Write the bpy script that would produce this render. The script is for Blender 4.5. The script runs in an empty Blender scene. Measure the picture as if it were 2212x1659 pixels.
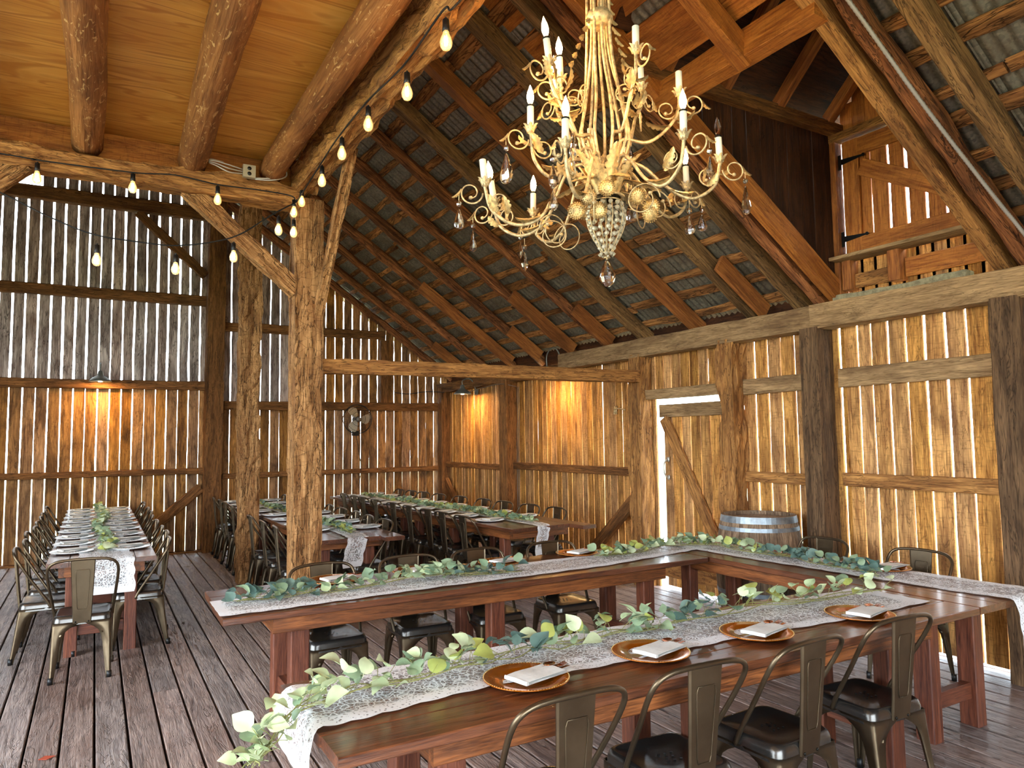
import bpy, math, random
from mathutils import Vector as V, Matrix as MX, noise as NZ
random.seed(7)
PI = math.pi
S = bpy.context.scene
COL = S.collection
R_ = random.random
def U(a, b): return a + (b - a) * random.random()

# ------------------------------------------------------------ camera, world, exposure
cam = bpy.data.cameras.new('camera'); camo = bpy.data.objects.new('camera', cam); COL.objects.link(camo)
def cam_axes(yaw, pitch, roll):
    F = V((math.sin(yaw)*math.cos(pitch), math.cos(yaw)*math.cos(pitch), math.sin(pitch)))
    R = V((math.cos(yaw), -math.sin(yaw), 0)); Up = R.cross(F)
    R2 = R*math.cos(roll) + Up*math.sin(roll); U2 = -R*math.sin(roll) + Up*math.cos(roll)
    return R2, U2, F
cR, cU, cF = cam_axes(0.522568, 0.0743906, -0.0127088)
M = MX.Identity(4)
for i in range(3): M[i][0] = cR[i]; M[i][1] = cU[i]; M[i][2] = -cF[i]
M[2][3] = 1.68
camo.matrix_basis = M
cam.sensor_width = 36; cam.lens = 1561.67/2212*36; cam.clip_start = .05; cam.clip_end = 200
S.camera = camo

SKY = 7.5
w = bpy.data.worlds.new('World'); S.world = w; w.use_nodes = True
bgn = w.node_tree.nodes['Background']; bgn.inputs[0].default_value = (.76, .89, 1, 1); bgn.inputs[1].default_value = SKY
S.view_settings.view_transform = 'Standard'; S.view_settings.look = 'None'
S.view_settings.gamma = 1; S.view_settings.use_curve_mapping = False
S.view_settings.exposure = 0.9
cy = S.cycles
cy.max_bounces = 6; cy.diffuse_bounces = 3; cy.glossy_bounces = 2; cy.transmission_bounces = 4; cy.transparent_max_bounces = 10
cy.use_adaptive_sampling = True; cy.adaptive_threshold = .09; cy.adaptive_min_samples = 12
cy.caustics_reflective = False; cy.caustics_refractive = False
cy.sample_clamp_indirect = 6
try: cy.use_denoising = True
except Exception: pass
# portals in the out-of-view doorways assumed for daylight (they only guide the sky light)
def portal(name, loc, rot, sx, sy):
    l = bpy.data.lights.new(name, 'AREA'); l.shape = 'RECTANGLE'; l.size = sx; l.size_y = sy
    l.cycles.is_portal = True
    o = bpy.data.objects.new(name, l); o.location = loc; o.rotation_euler = rot; COL.objects.link(o)

# ------------------------------------------------------------ materials
def mat(name):
    m = bpy.data.materials.new(name); m.use_nodes = True
    nt = m.node_tree; b = nt.nodes['Principled BSDF']
    return m, nt, b
def N(nt, t, **k):
    n = nt.nodes.new(t)
    for a, v in k.items(): setattr(n, a, v)
    return n
def LK(nt, a, b): nt.links.new(a, b)
def math_n(nt, op, a, b=None, clamp=False):
    n = N(nt, 'ShaderNodeMath', operation=op); n.use_clamp = clamp
    for i, v in ((0, a), (1, b)):
        if v is None: continue
        if isinstance(v, (int, float)): n.inputs[i].default_value = v
        else: LK(nt, v, n.inputs[i])
    return n.outputs[0]
def mixc(nt, f, a, b, mode='MIX'):
    n = N(nt, 'ShaderNodeMix', data_type='RGBA', blend_type=mode)
    if isinstance(f, (int, float)): n.inputs[0].default_value = f
    else: LK(nt, f, n.inputs[0])
    for i, v in ((6, a), (7, b)):
        if isinstance(v, tuple): n.inputs[i].default_value = (*v, 1)
        else: LK(nt, v, n.inputs[i])
    return n.outputs[2]
def ramp(nt, f, pts):
    n = N(nt, 'ShaderNodeValToRGB'); r = n.color_ramp
    while len(r.elements) < len(pts): r.elements.new(.5)
    for e, (p, c) in zip(r.elements, pts): e.position = p; e.color = (*c, 1) if isinstance(c, tuple) else (c, c, c, 1)
    LK(nt, f, n.inputs[0]); return n.outputs[0]
def coords(nt, scale, seed=1.0):
    tc = N(nt, 'ShaderNodeTexCoord'); oi = N(nt, 'ShaderNodeObjectInfo')
    off = math_n(nt, 'MULTIPLY', oi.outputs['Random'], 37.0*seed)
    vm = N(nt, 'ShaderNodeVectorMath', operation='ADD'); LK(nt, tc.outputs['Object'], vm.inputs[0]); LK(nt, off, vm.inputs[1])
    mp = N(nt, 'ShaderNodeMapping'); LK(nt, vm.outputs[0], mp.inputs[0]); mp.inputs['Scale'].default_value = scale
    return mp.outputs[0], oi.outputs['Random']
def noise(nt, vec, sc, det=4, rough=.6, dist=0):
    n = N(nt, 'ShaderNodeTexNoise'); n.inputs['Scale'].default_value = sc; n.inputs['Detail'].default_value = det
    n.inputs['Roughness'].default_value = rough; n.inputs['Distortion'].default_value = dist
    LK(nt, vec, n.inputs['Vector']); return n.outputs[0]
def srgb(r, g, b):
    f = lambda c: (c/255/12.92 if c/255 <= .04045 else ((c/255+.055)/1.055)**2.4)
    return (f(r), f(g), f(b))
def wood(name, dark, light, stain=None, st=.5, rough=.75, spec=.3, bump=.35, var=.25, grain=22, saw=0, cracks=0, knots=0, along=2, coat=0, hue=.0, chop=0):
    """grain runs along the local axis `along`; dark/light/stain are sRGB 0-255"""
    m, nt, b = mat(name)
    sc = [1, 1, 1]; sc[along] = .07
    v, rnd = coords(nt, sc)
    g = noise(nt, v, grain, 3.5, .7, 1.2)
    g2 = noise(nt, v, grain*5, 2, .6, .4)
    gg = math_n(nt, 'ADD', math_n(nt, 'MULTIPLY', g, .65), math_n(nt, 'MULTIPLY', g2, .35))
    col = ramp(nt, gg, [(.30, tuple(c*.45 for c in srgb(*dark))), (.39, srgb(*dark)), (.5, tuple((x+y)/2 for x, y in zip(srgb(*dark), srgb(*light)))), (.61, srgb(*light))])
    sc2 = [1, 1, 1]; sc2[along] = .33
    v2, _ = coords(nt, sc2, 2.3)
    if stain:
        s = noise(nt, v2, 5, 4, .6, .6)
        f = ramp(nt, s, [(.46, 0.0), (.66, st)])
        col = mixc(nt, f, col, srgb(*stain))
    h = gg
    if saw:
        sc3 = [.15, .15, .15]; sc3[along] = 1
        v3, _ = coords(nt, sc3, 3.1)
        sw = noise(nt, v3, 95, 2, .5, .3)
        f = math_n(nt, 'MULTIPLY', ramp(nt, sw, [(.30, 1.0), (.44, 0.0)]), saw)
        col = mixc(nt, f, col, tuple(c*.35 for c in srgb(*dark)))
        h = math_n(nt, 'ADD', h, math_n(nt, 'MULTIPLY', sw, saw*.6))
    if cracks:
        sc4 = [1, 1, 1]; sc4[along] = .12
        v4, _ = coords(nt, sc4, 4.7)
        ck = noise(nt, v4, 9, 3, .7, 2.2)
        d = math_n(nt, 'ABSOLUTE', math_n(nt, 'SUBTRACT', ck, .5))
        f = math_n(nt, 'MULTIPLY', ramp(nt, d, [(.0, 1.0), (.022, 0.0)]), cracks)
        col = mixc(nt, f, col, tuple(c*.12 for c in srgb(*dark)))
        h = math_n(nt, 'SUBTRACT', h, math_n(nt, 'MULTIPLY', f, 1.0))
    if chop:
        sc6 = [.9, .9, .9]; sc6[along] = 1.7
        v6, _ = coords(nt, sc6, 7.7)
        nz_ = N(nt, 'ShaderNodeTexNoise'); nz_.inputs['Scale'].default_value = 7; nz_.inputs['Detail'].default_value = 2; LK(nt, v6, nz_.inputs['Vector'])
        vm2 = N(nt, 'ShaderNodeVectorMath', operation='MULTIPLY_ADD'); LK(nt, nz_.outputs['Color'], vm2.inputs[0]); vm2.inputs[1].default_value = (.10, .10, .10); LK(nt, v6, vm2.inputs[2])
        vc = N(nt, 'ShaderNodeTexVoronoi', distance='CHEBYCHEV'); vc.inputs['Scale'].default_value = 9; LK(nt, vm2.outputs[0], vc.inputs['Vector'])
        vd = N(nt, 'ShaderNodeTexVoronoi', feature='DISTANCE_TO_EDGE'); vd.inputs['Scale'].default_value = 9; LK(nt, vm2.outputs[0], vd.inputs['Vector'])
        f = math_n(nt, 'MULTIPLY', ramp(nt, vd.outputs['Distance'], [(.0, 1.0), (.035, 0.0)]), chop)
        col = mixc(nt, f, col, tuple(c*.35 for c in srgb(*dark)))
        h = math_n(nt, 'ADD', h, math_n(nt, 'MULTIPLY', math_n(nt, 'FRACT', math_n(nt, 'MULTIPLY', vc.outputs['Distance'], 1.0)), chop*1.6))
    if knots:
        sc5 = [1, 1, 1]; sc5[along] = .45
        v5, _ = coords(nt, sc5, 5.9)
        vo = N(nt, 'ShaderNodeTexVoronoi'); vo.inputs['Scale'].default_value = 4.0; LK(nt, v5, vo.inputs['Vector'])
        k = ramp(nt, vo.outputs['Distance'], [(.0, 1.0), (.055, .85), (.075, .2), (.10, .55), (.13, 0.0)])
        f = math_n(nt, 'MULTIPLY', k, knots)
        col = mixc(nt, f, col, tuple(c*.3 for c in srgb(*dark)))
    hs = N(nt, 'ShaderNodeHueSaturation'); LK(nt, col, hs.inputs['Color'])
    LK(nt, math_n(nt, 'ADD', math_n(nt, 'MULTIPLY', rnd, var*2), 1-var), hs.inputs['Value'])
    if hue:
        r2 = math_n(nt, 'FRACT', math_n(nt, 'MULTIPLY', rnd, 7.31))
        LK(nt, math_n(nt, 'ADD', math_n(nt, 'MULTIPLY', r2, -hue), 1.0), hs.inputs['Saturation'])
    LK(nt, hs.outputs[0], b.inputs['Base Color'])
    LK(nt, math_n(nt, 'ADD', math_n(nt, 'MULTIPLY', gg, .3), rough-.15), b.inputs['Roughness'])
    b.inputs['Specular IOR Level'].default_value = spec
    if coat: b.inputs['Coat Weight'].default_value = coat; b.inputs['Coat Roughness'].default_value = .17
    bp = N(nt, 'ShaderNodeBump'); bp.inputs['Strength'].default_value = bump; bp.inputs['Distance'].default_value = .02
    LK(nt, h, bp.inputs['Height']); LK(nt, bp.outputs[0], b.inputs['Normal'])
    return m
def plain(name, c, rough=.5, metal=0, var=0, nz=0, bump=0, spec=.5, nsc=18):
    m, nt, b = mat(name)
    v, rnd = coords(nt, (1, 1, 1))
    col = None
    if nz:
        n = noise(nt, v, nsc, 5, .65)
        col = mixc(nt, ramp(nt, n, [(.35, 0.0), (.65, 1.0)]), tuple(x*(1-nz) for x in srgb(*c)), tuple(min(1, x*(1+nz)) for x in srgb(*c)))
        LK(nt, math_n(nt, 'ADD', math_n(nt, 'MULTIPLY', n, .3), rough-.15), b.inputs['Roughness'])
        if bump:
            bp = N(nt, 'ShaderNodeBump'); bp.inputs['Strength'].default_value = bump; bp.inputs['Distance'].default_value = .01
            LK(nt, n, bp.inputs['Height']); LK(nt, bp.outputs[0], b.inputs['Normal'])
    else: b.inputs['Roughness'].default_value = rough
    if var:
        hs = N(nt, 'ShaderNodeHueSaturation')
        if col is None: hs.inputs['Color'].default_value = (*srgb(*c), 1)
        else: LK(nt, col, hs.inputs['Color'])
        LK(nt, math_n(nt, 'ADD', math_n(nt, 'MULTIPLY', rnd, var*2), 1-var), hs.inputs['Value']); col = hs.outputs[0]
    if col is None: b.inputs['Base Color'].default_value = (*srgb(*c), 1)
    else: LK(nt, col, b.inputs['Base Color'])
    b.inputs['Metallic'].default_value = metal; b.inputs['Specular IOR Level'].default_value = spec
    return m
def emis(name, c, s):
    m, nt, b = mat(name)
    b.inputs['Base Color'].default_value = (1, 1, 1, 1)
    b.inputs['Emission Color'].default_value = (*c, 1); b.inputs['Emission Strength'].default_value = s
    return m
def glass(name, c=(1, 1, 1), rough=0.0, ior=1.45, mixt=0.0):
    m, nt, b = mat(name)
    b.inputs['Base Color'].default_value = (*c, 1); b.inputs['Roughness'].default_value = rough
    b.inputs['Transmission Weight'].default_value = 1; b.inputs['IOR'].default_value = ior
    if mixt:
        tr = N(nt, 'ShaderNodeBsdfTransparent'); mx = N(nt, 'ShaderNodeMixShader'); mx.inputs[0].default_value = mixt
        out = nt.nodes['Material Output']
        LK(nt, b.outputs[0], mx.inputs[1]); LK(nt, tr.outputs[0], mx.inputs[2]); LK(nt, mx.outputs[0], out.inputs[0])
    return m

W_BOARD = wood('barn_board', (150, 92, 36), (232, 166, 80), (112, 70, 32), .65, .8, .2, .3, .22, 20, saw=.35, cracks=.5, knots=.6, hue=.12)
W_BACKLOW = wood('back_board', (132, 82, 32), (206, 142, 66), (72, 44, 22), .75, .85, .2, .3, .22, 16, saw=.2, cracks=.55, hue=.2)
W_BACKUP = wood('back_board_grey_haze', (146, 118, 104), (222, 196, 178), (100, 70, 54), .7, .85, .2, .35, .2, 16, cracks=.8, hue=.3)  # grey weathering, paled further so backlight haze sits in the board colour
W_BEAM = wood('brown_timber', (130, 82, 42), (206, 146, 82), (104, 64, 34), .6, .8, .25, .4, .1, 24, cracks=.7, knots=.5)
W_GREYBEAM = wood('greyed_timber', (128, 98, 66), (188, 150, 106), (98, 70, 46), .6, .82, .2, .35, .1, 30, cracks=.35, knots=.4)
W_DARKPOST = wood('dark_post', (78, 56, 38), (132, 100, 70), (54, 38, 26), .7, .85, .2, .35, .1, 26, cracks=.6, knots=.3)
W_HEWN = wood('hewn_timber', (134, 88, 48), (206, 154, 100), (118, 72, 38), .5, .82, .2, .7, .06, 20, cracks=.8, chop=.6)
W_RAIL = wood('rail_timber', (96, 60, 32), (158, 106, 58), (66, 40, 22), .6, .82, .2, .4, .15, 26, cracks=.6)
W_RAFTER = wood('rafter_timber', (98, 54, 30), (178, 112, 66), (52, 28, 16), .6, .8, .25, .7, .15, 18, cracks=.8)
W_RAFTCLEAN = wood('brown_rafter', (128, 70, 32), (184, 114, 56), (88, 46, 24), .5, .7, .3, .3, .12, 24, cracks=.3)
W_GREYRAFT = wood('grey_rafter', (98, 70, 42), (164, 122, 76), (70, 46, 26), .6, .8, .2, .5, .12, 26, cracks=.7, knots=.4)
W_ORANGE = wood('orange_timber', (150, 82, 32), (206, 130, 58), (116, 62, 26), .5, .65, .3, .3, .08, 24, cracks=.3, saw=.25)
W_BATTEN = wood('batten', (112, 66, 34), (196, 134, 78), (60, 36, 20), .7, .8, .2, .8, .3, 16, cracks=.8)
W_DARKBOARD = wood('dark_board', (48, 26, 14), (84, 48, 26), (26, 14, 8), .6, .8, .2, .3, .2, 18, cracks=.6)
W_FLOOR = wood('floor_board', (104, 84, 78), (184, 158, 146), (132, 100, 86), .55, .46, .5, .4, .18, 24, cracks=.5, knots=.35, hue=.4)
W_TABLE = wood('table_wood', (74, 38, 22), (128, 74, 44), (62, 32, 20), .45, .38, .5, .18, .12, 26, knots=.5, coat=.6)
W_APRON = wood('table_apron', (92, 48, 22), (168, 98, 50), (70, 38, 20), .5, .5, .45, .25, .12, 26, knots=.6, coat=.1)
W_LEG = wood('table_leg', (84, 42, 28), (132, 74, 50), (64, 32, 24), .4, .5, .4, .2, .1, 30)
W_LOG = wood('peeled_log', (124, 74, 36), (176, 116, 66), (92, 52, 26), .6, .75, .3, .8, .06, 12, cracks=0)
W_BARREL = wood('barrel_stave', (110, 86, 66), (176, 146, 116), (88, 62, 44), .7, .7, .3, .35, .15, 22, cracks=.2)

def plywood():
    m, nt, b = mat('plywood')
    v, rnd = coords(nt, (1, .12, 1))
    v2, _ = coords(nt, (.25, 1.6, 1), 2)
    n = noise(nt, v2, 1.6, 3, .5, 1.0)
    wv = N(nt, 'ShaderNodeMath', operation='SINE')
    LK(nt, math_n(nt, 'MULTIPLY', n, 90.0), wv.inputs[0])
    col = ramp(nt, math_n(nt, 'ADD', math_n(nt, 'MULTIPLY', wv.outputs[0], .5), .5), [(.0, srgb(234, 166, 74)), (.55, srgb(242, 180, 90)), (1, srgb(204, 130, 48))])
    n2 = noise(nt, v2, 2.3, 3, .6, .5)
    col = mixc(nt, ramp(nt, n2, [(.42, .0), (.52, .55)]), col, srgb(212, 138, 52))
    LK(nt, col, b.inputs['Base Color']); b.inputs['Roughness'].default_value = .5
    return m
M_PLY = plywood()
def bark_fleck(m):
    nt = m.node_tree; b = nt.nodes['Principled BSDF']
    src = b.inputs['Base Color'].links[0].from_socket
    v, _ = coords(nt, (1, 1, .35), 6)
    n = noise(nt, v, 26, 3, .6, 1.5)
    c = mixc(nt, ramp(nt, n, [(.60, 0.0), (.66, .8)]), src, srgb(214, 168, 112))
    LK(nt, c, b.inputs['Base Color'])
bark_fleck(W_LOG)

def galv():
    m, nt, b = mat('galvanised_roof')
    v, rnd = coords(nt, (1, 1, 1))
    vo = N(nt, 'ShaderNodeTexVoronoi'); vo.inputs['Scale'].default_value = 60; LK(nt, v, vo.inputs['Vector'])
    n = noise(nt, v, 3, 5, .6)
    c = mixc(nt, vo.outputs['Color'], srgb(104, 98, 88), srgb(150, 140, 122))
    c = mixc(nt, ramp(nt, n, [(.45, 0.0), (.7, .7)]), c, srgb(92, 70, 48))
    LK(nt, c, b.inputs['Base Color']); b.inputs['Metallic'].default_value = .55; b.inputs['Roughness'].default_value = .5
    return m
M_GALV = galv()
M_CHAIR = plain('gunmetal', (108, 92, 72), .36, .9, .06, .12, .0, nsc=7)
M_SEAT = plain('gunmetal_seat', (92, 88, 84), .27, .85, .06)
M_BOLT = plain('dark_bolt', (40, 36, 32), .4, .9)
M_BLACK = plain('black_plastic', (16, 14, 14), .45)
M_CORD = plain('black_cord', (14, 12, 12), .6)
M_WIRE = plain('steel_conduit', (206, 200, 190), .4, .5)
M_BOX = plain('metal_box', (196, 184, 160), .45, .4)
M_GOLD = plain('amber_charger', (186, 98, 10), .13, .45, .05, .08, nsc=6, spec=.6)
M_BEAD = plain('plate_bead', (228, 196, 128), .2, .6)
M_SILVER = plain('white_charger', (246, 246, 244), .25, .0, spec=.6)
M_CHINA = plain('white_china', (238, 236, 230), .25)
M_NAPKIN = plain('napkin', (240, 238, 232), .85, nz=.04, bump=.15, nsc=60)
M_COPPER = plain('copper_cutlery', (196, 112, 66), .18, 1.0)
M_IRON = plain('antique_ivory_iron', (200, 172, 126), .45, .35, 0, .5, .1, nsc=40)
M_LEAFMETAL = plain('antique_leaf_metal', (208, 174, 116), .45, .4, .35, .5, .1, nsc=30)
M_CANDLE = plain('candle_sleeve', (236, 228, 206), .5)
M_CRYSTAL = glass('crystal', (1, .98, .95), .01, 1.55, .25)
M_BEADS = plain('crystal_bead_glass', (236, 222, 190), .08, .1, .1, spec=1.0)
M_BEADS.node_tree.nodes['Principled BSDF'].inputs['Transmission Weight'].default_value = .35
M_BULBGLASS = glass('bulb_glass', (1, .93, .8), 0.0, 1.3, .45)
M_FLAME = emis('candle_bulb_light', (1, .58, .2), 150)
M_FIL = emis('filament_light', (1, .62, .24), 160)
M_LAMPGLOW = emis('lamp_bulb_light', (1, .64, .26), 1700)
M_LAMP = plain('grey_enamel', (120, 118, 108), .35, .5)
M_LAMPIN = plain('white_enamel', (235, 228, 210), .35)
M_HINGE = plain('black_hinge', (14, 14, 14), .5, .4)
M_HOOP = plain('galvanised_hoop', (150, 158, 164), .45, .75, .05, .25, .05, nsc=14)
M_STEM = plain('stem', (146, 142, 84), .6)
M_STEMD = plain('brown_stem', (112, 88, 56), .7)
def leafmat(name, c, c2):
    m, nt, b = mat(name)
    v, rnd = coords(nt, (1, 1, 1))
    col = mixc(nt, rnd, srgb(*c), srgb(*c2))
    n = noise(nt, v, 40, 2, .5)
    hs = N(nt, 'ShaderNodeHueSaturation'); LK(nt, col, hs.inputs['Color']); LK(nt, math_n(nt, 'ADD', math_n(nt, 'MULTIPLY', n, .3), .85), hs.inputs['Value'])
    LK(nt, hs.outputs[0], b.inputs['Base Color']); b.inputs['Roughness'].default_value = .5
    b.inputs['Transmission Weight'].default_value = 0
    return m
L_PALE = leafmat('leaf_pale', (208, 216, 174), (184, 198, 150))
L_SAGE = leafmat('leaf_sage', (150, 166, 128), (120, 142, 112))
L_TEAL = leafmat('leaf_teal', (88, 114, 104), (108, 130, 118))
L_YEL = leafmat('leaf_yellow', (184, 186, 98), (156, 164, 84))
def lace():
    m, nt, b = mat('white_lace')
    tc = N(nt, 'ShaderNodeTexCoord'); v = tc.outputs['Object']
    at = N(nt, 'ShaderNodeAttribute', attribute_name='edge')
    vo = N(nt, 'ShaderNodeTexVoronoi', feature='DISTANCE_TO_EDGE'); vo.inputs['Scale'].default_value = 85; LK(nt, v, vo.inputs['Vector'])
    net = ramp(nt, vo.outputs['Distance'], [(.06, 1.0), (.12, 0.0)])
    # flowers: petals drawn by the angle-free ring pattern of a coarse cell field, warped
    nz_ = N(nt, 'ShaderNodeTexNoise'); nz_.inputs['Scale'].default_value = 22; nz_.inputs['Detail'].default_value = 1; LK(nt, v, nz_.inputs['Vector'])
    vm2 = N(nt, 'ShaderNodeVectorMath', operation='MULTIPLY_ADD'); LK(nt, nz_.outputs['Color'], vm2.inputs[0]); vm2.inputs[1].default_value = (.035, .035, .035); LK(nt, v, vm2.inputs[2])
    fl = N(nt, 'ShaderNodeTexVoronoi'); fl.inputs['Scale'].default_value = 13; LK(nt, vm2.outputs[0], fl.inputs['Vector'])
    d = fl.outputs['Distance']
    rings = math_n(nt, 'SINE', math_n(nt, 'MULTIPLY', d, 42.0))
    flo = math_n(nt, 'MULTIPLY', ramp(nt, d, [(.42, 1.0), (.56, 0.0)]), ramp(nt, rings, [(.05, 0.0), (.35, 1.0)]))
    f2 = N(nt, 'ShaderNodeTexVoronoi', feature='DISTANCE_TO_EDGE'); f2.inputs['Scale'].default_value = 38; LK(nt, vm2.outputs[0], f2.inputs['Vector'])
    veins = ramp(nt, f2.outputs['Distance'], [(.05, 1.0), (.11, 0.0)])
    f3 = N(nt, 'ShaderNodeTexVoronoi'); f3.inputs['Scale'].default_value = 75; LK(nt, v, f3.inputs['Vector'])
    eh = ramp(nt, f3.outputs['Distance'], [(.28, 0.0), (.36, 1.0)])
    e = math_n(nt, 'MULTIPLY', ramp(nt, at.outputs['Fac'], [(.60, 0.0), (.70, 1.0)]), eh)
    rim = ramp(nt, at.outputs['Fac'], [(.94, 0.0), (.96, .95)])
    a = math_n(nt, 'MAXIMUM', math_n(nt, 'MAXIMUM', math_n(nt, 'MULTIPLY', net, .45), flo), math_n(nt, 'MAXIMUM', math_n(nt, 'MAXIMUM', e, veins), rim))
    a = math_n(nt, 'ADD', math_n(nt, 'MULTIPLY', a, .80), .16, True)
    LK(nt, a, b.inputs['Alpha'])
    b.inputs['Base Color'].default_value = (.95, .95, .97, 1); b.inputs['Roughness'].default_value = .8
    return m
M_LACE = lace()

# ------------------------------------------------------------ mesh helpers
WM = {}
class MB:
    def __init__(s): s.v = []; s.f = []; s.m = []; s.at = []
    def add(s, vs, fs, mi=0):
        o = len(s.v); s.v += [tuple(x) for x in vs]; s.f += [tuple(i+o for i in f) for f in fs]; s.m += [mi]*len(fs)
    def box(s, c, d, mi=0, rz=0, M=None):
        hx, hy, hz = d[0]/2, d[1]/2, d[2]/2
        vs = [V((x*hx, y*hy, z*hz)) for x in (-1, 1) for y in (-1, 1) for z in (-1, 1)]
        if M: vs = [M @ p for p in vs]
        if rz: q = MX.Rotation(rz, 3, 'Z'); vs = [q @ p for p in vs]
        vs = [p + V(c) for p in vs]
        s.add(vs, [(0, 1, 3, 2), (4, 6, 7, 5), (0, 4, 5, 1), (2, 3, 7, 6), (0, 2, 6, 4), (1, 5, 7, 3)], mi)
    def tube(s, pts, r, n=8, mi=0, cap=True, rf=None, closed=False):
        pts = [V(p) for p in pts]; L = len(pts); rings = []
        up = None
        for i, p in enumerate(pts):
            a = pts[i-1] if (i > 0 or closed) else p; c = pts[(i+1) % L] if (i < L-1 or closed) else p
            t = (c-a); t = t.normalized() if t.length > 1e-9 else V((0, 0, 1))
            if up is None:
                up = V((0, 0, 1)) if abs(t.z) < .9 else V((1, 0, 0))
            x = up - t*up.dot(t)
            if x.length < 1e-6: x = t.orthogonal()
            x.normalize(); up = x; y = t.cross(x)
            rr = r(i/(L-1)) if callable(r) else r
            rings.append([p + (x*math.cos(2*PI*k/n) + y*math.sin(2*PI*k/n))*(rr*(rf(p, k) if rf else 1)) for k in range(n)])
        vs = [q for rg in rings for q in rg]; fs = []
        for i in range(L if closed else L-1):
            j = (i+1) % L
            for k in range(n): fs.append((i*n+k, i*n+(k+1) % n, j*n+(k+1) % n, j*n+k))
        if cap and not closed: fs += [tuple(range(n))[::-1], tuple((L-1)*n+k for k in range(n))]
        s.add(vs, fs, mi)
    def lathe(s, prof, n=16, c=(0, 0, 0), mi=0, M=None, sq=1):
        vs = []; fs = []
        for r, z in prof:
            for k in range(n):
                a = 2*PI*k/n; p = V((r*math.cos(a), r*math.sin(a)*sq, z))
                if M: p = M @ p
                vs.append(p + V(c))
        for i in range(len(prof)-1):
            for k in range(n): fs.append((i*n+k, i*n+(k+1) % n, (i+1)*n+(k+1) % n, (i+1)*n+k))
        if prof[0][0] > 1e-5: fs.append(tuple(range(n))[::-1])
        if prof[-1][0] > 1e-5: fs.append(tuple((len(prof)-1)*n+k for k in range(n)))
        s.add(vs, fs, mi)
    def mesh(s, name, mats, smooth=False):
        me = bpy.data.meshes.new(name); me.from_pydata(s.v, [], s.f)
        for m in (mats if isinstance(mats, (list, tuple)) else [mats]): me.materials.append(m)
        me.polygons.foreach_set('material_index', s.m)
        if smooth: me.polygons.foreach_set('use_smooth', [True]*len(s.f))
        if s.at:
            a = me.attributes.new('edge', 'FLOAT', 'POINT'); a.data.foreach_set('value', s.at)
        me.validate(); me.update(); return me
def place(me, name, M=None, parent=None):
    o = bpy.data.objects.new(name, me); COL.objects.link(o)
    M = M or MX.Identity(4); o.matrix_basis = M; WM[o.name] = M.copy()
    if parent: o.parent = parent; o.matrix_parent_inverse = WM[parent.name].inverted()
    return o
def build(mb, name, mats, parent=None, smooth=False, M=None): return place(mb.mesh(name, mats, smooth), name, M, parent)
def tag(o, label, cat, group=None, kind=None):
    o['label'] = label; o['category'] = cat
    if group: o['group'] = group
    if kind: o['kind'] = kind
    return o
def root(name, loc=(0, 0, 0), rz=0, label=None, cat=None, group=None, kind=None):
    o = bpy.data.objects.new(name, None); COL.objects.link(o); o.empty_display_size = .1
    M = MX.Translation(V(loc)) @ MX.Rotation(rz, 4, 'Z'); o.matrix_basis = M; WM[o.name] = M.copy()
    if label: tag(o, label, cat, group)
    if kind: o['kind'] = kind
    return o
def structure(name): return root(name, kind='structure')
def frame(p0, p1, nrm):
    z = (V(p1)-V(p0)).normalized(); y = V(nrm); y = (y - z*y.dot(z)).normalized(); x = y.cross(z)
    M = MX.Identity(4)
    for i in range(3): M[i][0] = x[i]; M[i][1] = y[i]; M[i][2] = z[i]; M[i][3] = p0[i]
    return M
def prism(mb, L, w, t, ch=.004, seg=1, jit=0, rough=0, sd=0, wf=None, warp=0):
    """chamfered bar along +Z, width w in X, thickness t in Y"""
    ch = min(ch, w*.4, t*.4)
    hw, ht = w/2, t/2
    cs = [(-hw+ch, -ht), (hw-ch, -ht), (hw, -ht+ch), (hw, ht-ch), (hw-ch, ht), (-hw+ch, ht), (-hw, ht-ch), (-hw, -ht+ch)]
    vs = []; fs = []; n = 8
    for i in range(seg+1):
        z = L*i/seg
        jl, jr = (U(-jit, jit), U(-jit, jit)) if 0 < i < seg or jit else (0, 0)
        f = wf(i/seg) if wf else 1
        wx = warp*math.sin(PI*i/seg)
        for k, (x, y) in enumerate(cs):
            xx = x*f + (jr if x > 0 else -jl) ; yy = y
            if rough:
                q = NZ.noise(V((x*9+sd, y*9, z*3.1)))*rough + NZ.noise(V((x*30+sd, y*30, z*11)))*rough*.5
                xx += q*(1 if x > 0 else -1); yy += q*(1 if y > 0 else -1)
            vs.append((xx, yy+wx, z))
    for i in range(seg):
        for k in range(n): fs.append((i*n+k, i*n+(k+1) % n, (i+1)*n+(k+1) % n, (i+1)*n+k))
    fs += [tuple(range(n))[::-1], tuple(seg*n+k for k in range(n))]
    mb.add(vs, fs)
def timber(name, p0, p1, w, t, nrm, m, parent=None, **k):
    p0, p1 = V(p0), V(p1); mb = MB(); prism(mb, (p1-p0).length, w, t, **k)
    return build(mb, name, m, parent, M=frame(p0, p1, nrm))
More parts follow.
